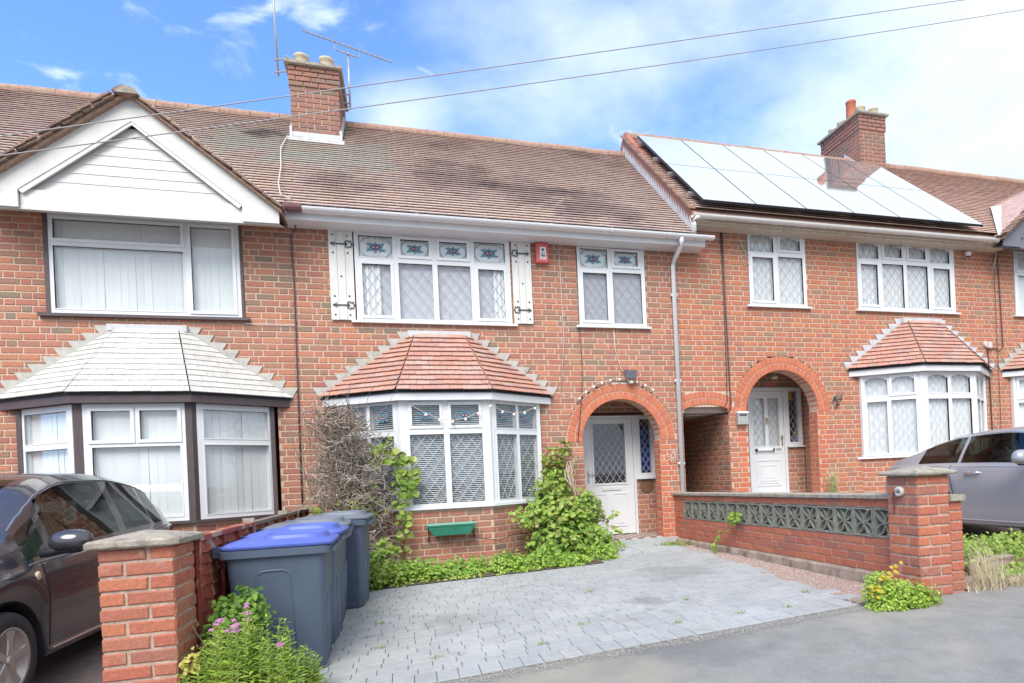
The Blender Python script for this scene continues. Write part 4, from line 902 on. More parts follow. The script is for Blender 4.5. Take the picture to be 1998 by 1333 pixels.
# raised verge where this roof stands above its neighbour: brick upstand, stepped lead, tiled edge
gf = frame((XC - .02, 0, 0), (0, 1, 0), (-1, 0, 0)); O5, V5 = roof_plane(5.2)
zl = lambda y: Z0 + PITCH * (y - EY)
MB(gf).prism([(EY + .02, zl(EY) - .05), (RY, zl(RY) - .05), (RY, zl(RY) + DZ - .04), (EY + .02, zl(EY) + DZ - .04)], -.05, -.002).build('gable_upstand', M['chimbrick'], hC)
n = 30
for i in range(n):
    y0 = EY + .02 + (RY - EY - .02) * i / n; y1 = EY + .02 + (RY - EY - .02) * (i + 1) / n
    MB(gf).prism([(y0, zl(y0) - .02), (y1, zl(y1) - .02), (y1, zl(y1) + .11), (y1 - .015, zl(y1) + .23), (y0 + .01, zl(y0) + .10)], .0, .012).build('flashing', M['lead'], hC)
    c = (y0 + y1) / 2; b = MB(gf); b.tint = random.random(); l = (y1 - y0) * .48
    b.prism([(c - l, zl(c - l) + DZ - .015), (c + l, zl(c + l) + DZ - .035), (c + l, zl(c + l) + DZ + .005), (c - l, zl(c - l) + DZ + .025)], -.06, .05); b.build('verge_tile', M['vergetile'], hC)
gable_end(hC, XC, 5.62, -1, 'brickC')

# ---- far right house, only its edge is in view
hD = thing('brick_house', 'brick house at the frame edge with grey gable board above plain white window', 'house', (13, 9.05, .5))
opD = [(11.24, 13.3, 4.16, 5.41), (11.05, 13.8, 1.57, 3.12)]
pc, sl = brick_pieces(FAC, XD, 17, .11, 5.44, opD, rnd=rdm); wD = slab_mesh(FAC, sl, .25, 'wall', M['mortar'], hD); emit('brick', pc, M['brickC'], wD, 120)
house_body(hD, XD, 17, 5.62)
window(hD, FAC, (11.25, 13.29, 4.17, 5.40), [(11.33, 12.5, 5.02, 5.34, 1), (11.33, 12.5, 4.24, 4.93), (12.6, 13.2, 4.24, 5.34, 1)], blind='vertical')
layD = [dict(panes=[(.12, .9, 1.0, 1.33, 1), (.10, .92, .06, .90)]), dict(panes=[(.06, .94, 1.0, 1.33), (.06, .94, .06, .90)]), dict(panes=[(.06, .94, 1.0, 1.33), (.06, .94, .06, .90)])]
bay(hD, 12.42, DZ, 'grey', 'baytile', layD, 'brickC', 20, seed=14, blind='vertical', base_z=.5)
main_roof(hD, XD, 17, Z0 + .40, 'tileC', 60, seed=24)
cross_gable(hD, 12.0, 1.55, 5.29, 'greyg', 'greyg', 'tileC', planks=False, quota=60, seed=9)
v = MB(); 
for a, c in (((10.36, 8.56, 5.40), (11.62, 9.74, 6.50)),): v.add([(a[0] - .05, a[1], a[2] + .05), (a[0] + .10, a[1] - .05, a[2] + .07), (c[0] + .16, c[1] - .05, c[2] + .09), (c[0] - .05, c[1], c[2] + .06)], [(0, 1, 2, 3)])
v.build('valley_lead', M['lead'], hD, fix=False)
MB().box(10.42, 10.75, 8.62, 8.80, 5.40, 5.50).build('gutter_corner', M['trimb'], hD)
MB().box(10.75, 17, 8.765, 9.045, 5.41, 5.43).build('soffit', M['upvcw'], hD)

# ------------------------------------------------------------------ chimneys
def chimney(house, x0, x1, y0, y1, zb, zt, pots, brickm, label):
    rd = random.Random(int(x0 * 7)); c = MB().box(x0 + .012, x1 - .012, y0 + .012, y1 - .012, zb - 1.2, zt - .01).build('chimney', M['mortar'], house); pcs = []
    zo = zt - G * 4
    for (fr, ln) in ((frame((x0, y0, 0), (1, 0, 0), (0, -1, 0)), x1 - x0), (frame((x0, y1, 0), (0, -1, 0), (-1, 0, 0)), y1 - y0), (frame((x1, y0, 0), (0, 1, 0), (1, 0, 0)), y1 - y0)):
        k = int((zt - zb + .9) / G); p, _ = brick_pieces(fr, 0, ln, zo - (k - 4) * G, zo, rnd=rd, mode='s', D=.08); pcs += p
        o = frame(tuple(Vector(fr.O) + fr.N * .018 - fr.U * .018), fr.U, fr.N); p, _ = brick_pieces(o, 0, ln + .036, zo, zt, rnd=rd, mode='s', D=.1); pcs += p
    emit('brick', pcs, M[brickm], c, 90)
    MB().loft([[(x0 - e, y0 - e, z), (x1 + e, y0 - e, z), (x1 + e, y1 + e, z), (x0 - e, y1 + e, z)] for e, z in ((.05, zt), (.07, zt + .01), (.07, zt + .05), (.02, zt + .075))]).build('chimney_cap', M['concrete'], c)
    for (px, py, r_, h, mm) in pots:
        MB().lathe([(r_, 0), (r_ * 1.0, h * .3), (r_ * .93, h - .06), (r_ * 1.02, h - .05), (r_ * 1.02, h - .01), (r_ * .9, h), (r_ * .75, h - .02), (r_ * .72, h * .5)], (px, py, zt + .06), 18).build('chimney_pot', M[mm], c, smooth=True)
    return c
cB = chimney(hB, chB[0], chB[1], chB[2], chB[3], 7.1, 8.27, [(-1.36, 11.03, .115, .22, 'potc'), (-.98, 11.03, .115, .22, 'potc'), (-1.36, 11.6, .1, .18, 'potc'), (-.98, 11.6, .1, .18, 'potc')], 'chimbrick', '')
zb = Z0 + PITCH * (chB[2] - EY)
b = MB(); b.box(chB[0] - .03, chB[1] + .03, chB[2] - .02, chB[2] + .02, zb - .02, zb + .12); b.build('flashing', M['lead'], cB)
b = MB(); b.add([(chB[0] - .06, chB[2] - .16, zb - .09), (chB[1] + .06, chB[2] - .16, zb - .09), (chB[1] + .06, chB[2], zb + .055), (chB[0] - .06, chB[2], zb + .055)], [(0, 1, 2, 3)]); b.build('lead_apron', M['lead'], cB)
for sg, x in ((-1, chB[0]), (1, chB[1])):
    for i in range(6):
        y = chB[2] + i * .13; z = Z0 + PITCH * (y - EY); MB().box(min(x - sg * .01, x + sg * .025), max(x - sg * .01, x + sg * .025), y - .03, y + .13, z - .02, z + .20).build('flashing', M['lead'], cB)
cC = chimney(hC, chC[0], chC[1], chC[2], chC[3], 7.8, 9.04, [(9.86, 11.6, .11, .47, 'poto'), (9.86, 11.32, .105, .18, 'potc'), (10.20, 11.32, .105, .18, 'potc'), (9.86, 11.92, .105, .18, 'potc'), (9.86, 12.22, .105, .18, 'potc'), (10.2, 11.9, .105, .18, 'potc')], 'chimbrick', '')
for i in range(5):
    y = chC[2] + i * .10; z = 5.54 + PITCH * (y - EY); fr = frame((chC[0], 0, 0), (0, 1, 0), (-1, 0, 0)); MB(fr).prism([(y - .02, z - .02), (y + .10, z + .07), (y + .10, z + .24), (y, z + .13)], .002, .014).build('flashing', M['lead'], cC)
# ------------------------------------------------------------------ paved drive
def gmat(x, y, z): return Matrix.Translation((x, y, z))
drive = sheet('driveway', rng(-1.28, 4.1, .2), rng(4.1, 8.25, .2), .003, M['joint'], kind='structure')
def gravel_edge(y): return 3.43 + .30 * min(max((y - 4.1) / 3.6, 0), 1)
pav = []; rd = random.Random(31)
def slab_piece(w, l, h, key):
    x, y = w / 2, l / 2; e = .0025
    v = [(-x, -y, -h), (x, -y, -h), (x, y, -h), (-x, y, -h), (-x, -y, -e), (x, -y, -e), (x, y, -e), (-x, y, -e), (-x + e, -y + e, 0), (x - e, -y + e, 0), (x - e, y - e, 0), (-x + e, y - e, 0)]
    f = [(8, 9, 10, 11)] + [(i, (i + 1) % 4, 4 + (i + 1) % 4, 4 + i) for i in range(4)] + [(4 + i, 4 + (i + 1) % 4, 8 + (i + 1) % 4, 8 + i) for i in range(4)]
    return v, f
def ground_m(x, y, z, rz=0.):
    sx = (gz(x + .05, y) - gz(x - .05, y)) / .1; sy = (gz(x, y + .05) - gz(x, y - .05)) / .1
    return Matrix.Translation((x, y, z)) @ Matrix.Rotation(-math.atan(sx), 4, 'Y') @ Matrix.Rotation(math.atan(sy), 4, 'X') @ Matrix.Rotation(rz, 4, 'Z')
x = -1.20
while x < 3.42:                                    # the row of long blocks along the pavement
    lv, lf = slab_piece(.136, .21, .05, 0); pav.append([('e',), lv, lf, ground_m(x, 4.215 + rd.uniform(-.003, .003), gz(x, 4.215) + .012 + rd.uniform(-.002, .002), rd.uniform(-.01, .01)), rd.random()]); x += .140
y = 4.386; row = 0
while y < 8.1:
    x = -1.22 - (.1 if row % 2 else 0) + rd.choice((0, .03))
    while x < gravel_edge(y) - .08:
        w = rd.choice((.205, .165, .165, .125))
        cxm = x + w / 2
        if not (y > 7.58 and cxm < 2.32) and cxm > -1.16:
            lv, lf = slab_piece(w - .004, .121, .05, 0)
            pav.append([(w,), lv, lf, ground_m(cxm, y, gz(cxm, y) + .012 + rd.uniform(-.001, .001), rd.uniform(-.006, .006)), rd.random()])
        x += w
    y += .125; row += 1
emit('paver', pav, M['paver'], drive, 300, hidden=lambda p: p.x < -.45)
# step slabs before the porch, gravel strip, planting strip
for (a, b_, c, d_) in ((2.40, 3.05, 8.02, 8.5), (3.06, 3.72, 8.02, 8.5), (2.40, 3.05, 8.51, 8.94), (3.06, 3.72, 8.51, 8.94)):
    bb = MB().box(a, b_, c, d_, .30, .415); props(bb.build('stone_slab', M['slab'], drive))
sheet('gravel_strip', rng(3.4, 4.1, .1), rng(4.15, 9.0, .2), .004, M['gravelb'], kind='structure')
sheet('planting_bed', rng(-1.2, 2.38, .2), rng(7.62, 9.0, .2), .012, M['soil'], kind='structure')
sheet('brick_drive', rng(-7, -1.45, .25), rng(4.1, 9.0, .25), .004, M['drivebrown'], kind='structure')
sheet('gravel_drive', rng(4.45, 11, .25), rng(4.1, 9.0, .25), .004, M['gravelb'], kind='structure')
def pebbles(name, n, region, s0, s1, m, label, z=0.):
    b = MB(); r = random.Random(5)
    for _ in range(n):
        x, y = region(r); s = r.uniform(s0, s1); a = r.uniform(0, 6.28); zz = gz(x, y) + z; b.tint = r.random()
        ca, sa = math.cos(a) * s, math.sin(a) * s
        b.add([(x + ca, y + sa, zz), (x - sa, y + ca, zz), (x - ca * .9, y - sa, zz), (x + sa, y - ca, zz), (x, y, zz + s * .8)], [(0, 1, 4), (1, 2, 4), (2, 3, 4), (3, 0, 4)])
    return b.build(name, m, None, fix=False, label=label, cat='gravel', kind='stuff')
def strip(r):
    y = r.uniform(4.15, 8.8); return r.uniform(gravel_edge(y) - .03 - (.05 if r.random() < .2 else 0), 4.0), y
pebbles('gravel', 9000, strip, .006, .014, M['gravel'], 'pinkish gravel strip between the grey pavers and the low wall')
pebbles('gravel', 7000, lambda r: (r.uniform(4.5, 8.5), r.uniform(4.3, 8)), .008, .018, M['gravel'], 'pinkish gravel drive under the silver coupe')
pebbles('grit', 6000, lambda r: (r.uniform(-.7, 3.6), 4.05 + r.gauss(0, .045)), .003, .008, M['grit'], 'loose grit gathered along the edge of the pavers', .003)

# ------------------------------------------------------------------ gate piers and low wall
def wedge_cap(x0, x1, y0, y1, z, e, h, peak, seed):
    r = random.Random(seed); b = MB(); n = 10
    def ringp(ee, zz, jit):
        P = []
        for (ax, ay, bx, by) in ((x0 - ee, y0 - ee, x1 + ee, y0 - ee), (x1 + ee, y0 - ee, x1 + ee, y1 + ee), (x1 + ee, y1 + ee, x0 - ee, y1 + ee), (x0 - ee, y1 + ee, x0 - ee, y0 - ee)):
            for i in range(n): t = i / n; P.append((ax + (bx - ax) * t + r.uniform(-jit, jit), ay + (by - ay) * t + r.uniform(-jit, jit), zz + r.uniform(-jit, jit) * .6))
        return P
    rings = [ringp(e - .006, z, .002), ringp(e, z + .008, .002), ringp(e, z + h - .01, .003), ringp(e - .012, z + h, .003)]
    w = min(x1 - x0, y1 - y0) / 2 + e
    for t in (.33, .66, .93): rings.append(ringp(e - .012 - w * t * .98, z + h + (peak - h) * t, .002))
    return b.loft(rings)
def pier(name, label, x0, x1, y0, y1, zb, zt, cap_h, peak, seed, quota, brick_u=.245, extra=None):
    t = thing(name, label, 'pier', ((x0 + x1) / 2, (y0 + y1) / 2, zb)); rd = random.Random(seed); pcs = []
    c = MB().box(x0 + .010, x1 - .010, y0 + .010, y1 - .010, zb - .1, zt).build('mortar_core', M['mortarR'], t)
    n = int((zt - zb) / G) + 1; z0 = zt - n * G - .002
    for fi, (fr, ln) in enumerate(((frame((x0, y0, 0), (1, 0, 0), (0, -1, 0)), x1 - x0), (frame((x0, y1, 0), (0, -1, 0), (-1, 0, 0)), y1 - y0), (frame((x1, y0, 0), (0, 1, 0), (1, 0, 0)), y1 - y0), (frame((x1, y1, 0), (-1, 0, 0), (0, 1, 0)), x1 - x0))):
        for k in range(n):
            z = z0 + k * G; lng = ln * .655; cuts = [0, lng, ln] if (k + fi) % 2 else [0, ln - lng, ln]
            if ln > .4: cuts = [0, ln * .5, ln] if (k + fi) % 2 else [0, ln * .25, ln * .75, ln]
            for a, e in zip(cuts, cuts[1:]):
                w = e - a - .014; hh = G - .015 - rd.uniform(0, .003); lv, lf = box_piece(round(w, 3), .05, round(hh, 3), .006)
                lv = [(x + rd.uniform(-1, 1) * .0028, y + rd.uniform(0, 1) * .003, z_ + rd.uniform(-1, 1) * .0028) for x, y, z_ in lv]
                pcs.append([None, lv, lf, basis(fr, (a + e) / 2 + rd.uniform(-1, 1) * .001, rd.uniform(-.003, .002), z + G / 2, rd.uniform(-1, 1) * .006), rd.random()])
    emit('brick', pcs, M['redbrick'], t, quota)
    wedge_cap(x0, x1, y0, y1, zt, .042, cap_h, peak, seed).build('pier_cap', M['concrete'], t)
    return t
pier('gate_pier', 'chipped red brick gate pier in front of the dark parked car', -1.655, -1.285, 4.06, 4.42, gz(-1.5, 4.2), 1.212, .042, .085, 41, 120)
rp = pier('gate_pier', 'red brick gate pier with a round white number at the end of the low wall', 3.925, 4.255, 4.06, 4.40, gz(4.1, 4.1) - .04, 1.375, .030, .085, 42, 120)
# short return of wall beside it
t = thing('wall_stub', 'short red brick stub with a rounded coping against the right gate pier', 'wall', (4.33, 4.2, .4)); pcs = []; rd = random.Random(4)
MB().box(4.256, 4.385, 4.085, 4.38, .3, 1.16).build('mortar_core', M['mortarR'], t)
for k in range(10):
    for fr, ln in ((frame((4.258, 4.075, 0), (1, 0, 0), (0, -1, 0)), .137), (frame((4.395, 4.075, 0), (0, 1, 0), (1, 0, 0)), .3)):
        for a, e in ([(0, ln)] if ln < .2 else ([(0, .1), (.1, .3)] if k % 2 else [(0, .2), (.2, .3)])):
            lv, lf = box_piece(round(e - a - .011, 3), .03, G - .013, .005); pcs.append([None, lv, lf, basis(fr, (a + e) / 2, rd.uniform(-.002, .001), 1.145 - (k + .5) * G, rd.uniform(-.01, .01)), rd.random()])
emit('brick', pcs, M['redbrick'], t, 60)
b = MB(); b.loft([[(4.245, y, z), (4.405, y, z), (4.408, y, z + .035), (4.385, y, z + .05), (4.245, y, z + .052)] for y, z in ((4.05, 1.150), (4.4, 1.150))]); b.build('coping', M['concrete'], t)
# number on the pier: cut end of a pipe with a painted number
b = MB(); b.lathe([(.040, 0), (.040, -.03), (.034, -.034), (0.0, -.034)], (3.925, 4.235, 1.245), 16, 'x'); o = b.build('number_disc', M['wcable'], None, label='small round weathered white number disc fixed to the right gate pier', cat='number plate')
text('186', .042, (3.8895, 4.235, 1.245), (R(90), 0, R(-90)), M['inkd'], o, 'lettering', .001)
b = MB(); b.tube([(3.915, 4.30, 1.25), (3.91, 4.31, 1.20), (3.912, 4.30, 1.12), (3.91, 4.305, 1.05)], [.008, .006, .007, .004], 6); b.build('bracket', mat('rusty_iron', A(120, 70, 60), .9, .3, 30), o)

wl = thing('garden_wall', 'low red brick garden wall with grey pierced screen blocks and concrete coping', 'wall', (4.05, 6.7, .4)); rd = random.Random(8)
WX = 4.02; wy0, wy1 = 4.405, 9.045
wf = frame((WX, wy1, 0), (0, -1, 0), (-1, 0, 0)); wln = wy1 - wy0        # u runs from the house to the pier
rise = lambda u: .012 * u
zb0, zc0 = .765, 1.035         # screen block band
pcs = []
def wall_row(z, hh, a, e, shift, bl=.235):
    u = a - shift
    while u < e:
        x0, x1 = max(u, a), min(u + bl, e)
        if x1 - x0 > .05:
            um = (x0 + x1) / 2; lv, lf = box_piece(round(x1 - x0 - .009, 3), .05, round(hh - .010, 3), .005)
            lv = [(x + rd.uniform(-1, 1) * .0012, y + rd.uniform(0, 1) * .001, z_ + rd.uniform(-1, 1) * .0012) for x, y, z_ in lv]
            pcs.append([None, lv, lf, basis(wf, um, rd.uniform(-.002, .002), z + rise(um) + hh / 2, -.012 + rd.uniform(-.004, .004)), rd.random() * .8 + .1])
        u += bl
h4 = .0775
for k in range(4): wall_row(zb0 - (k + 1) * h4, h4, 0, wln, (k % 2) * .117)
wall_row(zc0 + .003, .078, 0, wln, .06)
for k in range(3):
    wall_row(zb0 + k * .09, .09, 0, .33, (k % 2) * .117); 
wb = MB(wf)
wb.add([(0, -.11, .25), (wln, -.11, .25), (wln, -.008, .25), (0, -.008, .25), (0, -.11, zb0), (wln, -.11, zb0 + rise(wln)), (wln, -.008, zb0 + rise(wln)), (0, -.008, zb0)], [(0, 1, 2, 3), (4, 5, 6, 7), (0, 1, 5, 4), (1, 2, 6, 5), (2, 3, 7, 6), (3, 0, 4, 7)])
wb.add([(0, -.11, zc0), (wln, -.11, zc0 + rise(wln)), (wln, -.008, zc0 + rise(wln)), (0, -.008, zc0), (0, -.11, zc0 + .08), (wln, -.11, zc0 + .08 + rise(wln)), (wln, -.008, zc0 + .08 + rise(wln)), (0, -.008, zc0 + .08)], [(0, 1, 2, 3), (4, 5, 6, 7), (0, 1, 5, 4), (1, 2, 6, 5), (2, 3, 7, 6), (3, 0, 4, 7)])
wb.box(0, .335, -.11, -.008, zb0 - .01, zc0 + .01); wb.build('mortar_core', M['mortarR'], wl, fix=False)
emit('brick', pcs, M['redbrick'], wl, 200)
# rough concrete footing under the bricks
b = MB(wf); K = 40; tp = []
for i in range(K + 1):
    u = wln * i / K; zt = zb0 - 4 * h4 + rise(u) - .002; w_ = .035 + .012 * math.sin(i * 1.7) + rd.uniform(-.006, .006); g0 = gz(WX - .1, wy1 - u)
    tp.append([(u, -.11, g0 - .1), (u, w_ + .01, g0 - .1), (u, w_ + .008, g0 + .02), (u, w_, zt - .02), (u, w_ - .018, zt), (u, -.11, zt)])
b.loft(tp); b.build('footing', M['plinth'], wl)
b = MB(wf); tp = []
for i in range(K + 1):
    u = wln * i / K; z = zc0 + .083 + rise(u) + rd.uniform(-.0015, .0015); e = rd.uniform(-.004, .004)
    tp.append([(u, -.145, z), (u, .030 + e, z), (u, .032 + e, z + .03), (u, .015, z + .043), (u, -.13, z + .043)])
b.loft(tp); b.build('coping', M['concrete'], wl)
# pierced blocks: square frame and four pointed petals
NB = 16; bw = (wln - .335 - .005) / NB; bh = zc0 - zb0
bb = MB(); s = .5; fwid = .055
frame_cells(bb, (-s, s, -s, s), [(-s + fwid, s - fwid, -s + fwid, s - fwid)], 0, 0) if False else None
W2, H2 = bw / 2 - .004, bh / 2 - .004; fw = .016
for (a, c, d_, e) in ((-W2, W2, -H2, -H2 + fw), (-W2, W2, H2 - fw, H2), (-W2, -W2 + fw, -H2 + fw, H2 - fw), (W2 - fw, W2, -H2 + fw, H2 - fw)): bb.box(a, c, 0, .09, d_, e)
wi, hi_ = W2 - fw * .5, H2 - fw * .5; tk = .014
for sx in (-1, 1):
    for sz in (-1, 1):          # each petal: two arcs bowing apart between centre and corner
        for bow in (-1, 1):
            K2 = 7; inner = []; outer = []
            for i in range(K2 + 1):
                t = i / K2; px, pz_ = sx * wi * t, sz * hi_ * t; nx, nz = -sz * hi_, sx * wi; dl = math.hypot(nx, nz); nx /= dl; nz /= dl
                o_ = bow * .034 * math.sin(math.pi * t); inner.append((px + nx * (o_ - bow * tk / 2), pz_ + nz * (o_ - bow * tk / 2))); outer.append((px + nx * (o_ + bow * tk / 2), pz_ + nz * (o_ + bow * tk / 2)))
            for i in range(K2): bb.prism([inner[i], inner[i + 1], outer[i + 1], outer[i]], .012, .085)
bb.box(-.012, .012, .010, .085, -.012, .012)
bme = bb.mesh('screen_block', M['block'], fix=True)
for i in range(NB):
    u = .335 + bw * (i + .5); o = bpy.data.objects.new('screen_block', bme); COL.objects.link(o); o.parent = wl; o.matrix_parent_inverse = parent_world(wl).inverted(); o.matrix_basis = basis(wf, u, .004 + rd.uniform(-.002, .002), (zb0 + zc0) / 2 + rise(u), -.012)

# ------------------------------------------------------------------ lapped fence with posts, beside the bins
fe = thing('fence', 'red brown lapped timber fence with peeling white patches behind the wheelie bins', 'fence', (-1.33, 6.5, .2)); rd = random.Random(17)
ff = frame((-1.315, 4.43, 0), (0, 1, 0), (1, 0, 0))
for pz_i in range(3):
    u0 = pz_i * 1.52; u1 = min(u0 + 1.48, 4.52); gl = .40
    for k in range(10):
        z = gl + .02 + k * .078; b = MB(ff); K = 14; b.tint = rd.random(); ph = rd.uniform(0, 6); rings = []
        for i in range(K + 1):
            u = u0 + .03 + (u1 - u0 - .06) * i / K; w = .014 * math.sin(i * .9 + ph) + rd.uniform(-.004, .004)
            rings.append([(u, -.002, z + .098), (u, .018 + .003 * (k % 2), z + w), (u, .032 + .003 * (k % 2), z + w), (u, .008, z + .100)])
        b.loft(rings); b.build('slat', M['fence'], fe)
    for u in (u0 + .03, u0 + .50, u0 + 1.0, u1 - .04):
        lean = .10 if abs(u - u0 - .5) < .01 else 0; b = MB(ff); b.tint = .3; b.add([(u - .02, .028, gl), (u + .02, .028, gl), (u + .02, .05, gl), (u - .02, .05, gl), (u - .02 + lean, .028, 1.19), (u + .02 + lean, .028, 1.19), (u + .02 + lean, .05, 1.19), (u - .02 + lean, .05, 1.19)], [(0, 1, 2, 3), (4, 5, 6, 7), (0, 1, 5, 4), (1, 2, 6, 5), (2, 3, 7, 6), (3, 0, 4, 7)]); b.build('batten', M['fence'], fe)
    MB(ff).box(u0, u1, -.03, .055, 1.195, 1.225).build('top_rail', M['drivebrown'] if pz_i else M['fence'], fe)
    MB(ff).box(u0 + .0, u1, -.02, .02, .06, gl - .005).build('gravel_board', M['concrete'], fe)
    MB(ff).box(u1 + .004, u1 + .036, -.04, .05, .1, 1.26).build('post', M['concrete'], fe)

# ------------------------------------------------------------------ wheelie bins
def rrect(cx_, cy, w, d_, r, z, k=5):
    P = []
    for (sx, sy, a0) in ((1, 1, 0), (-1, 1, 90), (-1, -1, 180), (1, -1, 270)):
        for i in range(k + 1):
            a = R(a0 + 90 * i / k); P.append((cx_ + sx * (w / 2 - r) + r * math.cos(a), cy + sy * (d_ / 2 - r) + r * math.sin(a), z))
    return P
def wheelie_bin(label, loc, rz, lid, body='binb'):
    """front towards +x, lid hinged at -x"""
    t = thing('wheelie_bin', label, 'bin', loc, 'wheelie bins lined up along the fence'); H = .96
    T = Matrix.Translation(loc) @ Matrix.Rotation(rz, 4, 'Z'); tf = lambda p: tuple(T @ Vector(p))
    b = MB(tf); rings = []
    for z, w, d_, cx_, r in ((.02, .50, .47, .02, .05), (.05, .53, .49, .02, .06), (.5, .585, .535, .005, .055), (.86, .63, .565, .0, .05), (.875, .64, .57, .0, .05)): rings.append(rrect(cx_, 0, w, d_, r, z))
    b.loft(rings); o = b.build('body', M[body], t); autosmooth(o, 40)
    # rounded arch pressed into each side
    for sy in (-1, 1):
        g = MB(tf); P = []
        W0, r = .105, .05
        for x, z in [(-W0, .12), (-W0, .40), (-W0, .70)] + [(-W0 + r - r * math.cos(R(a)), .70 + r * math.sin(R(a))) for a in (20, 45, 70, 90)] + [(W0 - r + r * math.sin(R(a)), .70 + r * math.cos(R(a))) for a in (0, 20, 45, 70, 90)] + [(W0 * 1.1, .45), (W0 * 1.2, .12)]:
            hd = (.47 + (.565 - .47) * (z - .02) / .84) / 2; P.append((x - .02, sy * (hd + .002), z))
        g.tube(P, .0075, 6); g.build('side_rib', M[body], t, smooth=True)
    for k, yy in enumerate((-.13, .13)):
        g = MB(tf); g.tube([(.27, yy, .06), (.296, yy * 1.02, .55)], [.018, .02], 8); g.build('front_rib', M[body], t, smooth=True)
    b = MB(tf); b.loft([rrect(.0, 0, w, d_, .05, z) for w, d_, z in ((.64, .575, .845), (.70, .62, .85), (.705, .625, .90), (.69, .61, .905))]); o = b.build('rim', M[body], t); autosmooth(o, 40)
    b = MB(tf); b.box(.35, .385, -.25, .25, .855, .885); b.build('front_handle', M[body], t)
    b = MB(tf); b.loft([rrect(.012 + dx, 0, w, d_, r, z) for w, d_, r, z, dx in ((.70, .625, .06, .908, 0), (.71, .635, .06, .915, 0), (.71, .635, .06, .928, 0), (.66, .58, .08, .945, 0), (.50, .44, .10, .957, -.02), (.3, .25, .10, .965, -.03), (.06, .05, .02, .968, -.03))]); lo = b.build('lid', M[lid], t); autosmooth(lo, 40)
    b = MB(tf); b.loft([rrect(.10, 0, w, d_, .12, z) for w, d_, z in ((.44, .40, .945), (.41, .37, .982), (.37, .33, .985), (.33, .29, .965), (.10, .08, .955))]); o = b.build('lid_dish', M[lid], lo); autosmooth(o, 40)
    for yy in (-.2, .2):
        b = MB(tf); b.lathe([(.022, 0), (.022, .07)], (-.40, yy - .035, .915), 12, 'y'); b.box(-.41, -.33, yy - .035, yy + .035, .90, .93); b.build('hinge_lug', M[lid], lo)
        b = MB(tf); b.box(-.39, -.33, yy - .05, yy - .036, .86, .93); b.box(-.39, -.33, yy + .036, yy + .05, .86, .93); b.build('hinge_bracket', M[body], t)
    b = MB(tf); b.tube([(-.395, -.24, .885), (-.395, .24, .885)], .014, 8); b.build('rear_handle', M[body], t, smooth=True)
    for yy in (-.235, .235):
        b = MB(tf); b.lathe([(.03, -.02), (.095, -.022), (.10, -.01), (.10, .01), (.095, .022), (.03, .02)], (-.25, yy, .10), 20, 'y'); b.build('wheel', M['rubber'], t, smooth=True)
    return t
for lab, x, y, rz, lid, body in (('dark slate wheelie bin with a purple-blue lid nearest the pavement', -.895, 5.02, R(1), 'binblue', 'binb'),
        ('slate wheelie bin with a blue lid, second from the pavement', -.885, 5.66, R(-2), 'binblue', 'binb'),
        ('wheelie bin with a flat grey lid between the blue-lidded bin and the last one', -.90, 6.30, R(2), 'bing', 'binb'),
        ('grey-lidded wheelie bin at the house end of the row', -.74, 6.96, R(-4), 'bing', 'binb')):
    wheelie_bin(lab, (x, y, gz(x, y) + .0), rz, lid, body)

# ------------------------------------------------------------------ cars
def smooth_interp(xs, ys, x):
    xs = list(xs); ys = list(ys)
    if x <= xs[0]: return ys[0]
    if x >= xs[-1]: return ys[-1]
    for i in range(len(xs) - 1):
        if x <= xs[i + 1]: break
    h = xs[i + 1] - xs[i]; t = (x - xs[i]) / h
    def sl(j):
        if j == 0 or j == len(xs) - 1: return 0 if False else (ys[min(j + 1, len(xs) - 1)] - ys[max(j - 1, 0)]) / (xs[min(j + 1, len(xs) - 1)] - xs[max(j - 1, 0)])
        a = (ys[j] - ys[j - 1]) / (xs[j] - xs[j - 1]); b = (ys[j + 1] - ys[j]) / (xs[j + 1] - xs[j])
        return 0 if a * b <= 0 else 2 * a * b / (a + b)
    m0, m1 = sl(i) * h, sl(i + 1) * h
    return (2 * t ** 3 - 3 * t * t + 1) * ys[i] + (t ** 3 - 2 * t * t + t) * m0 + (-2 * t ** 3 + 3 * t * t) * ys[i + 1] + (t ** 3 - t * t) * m1
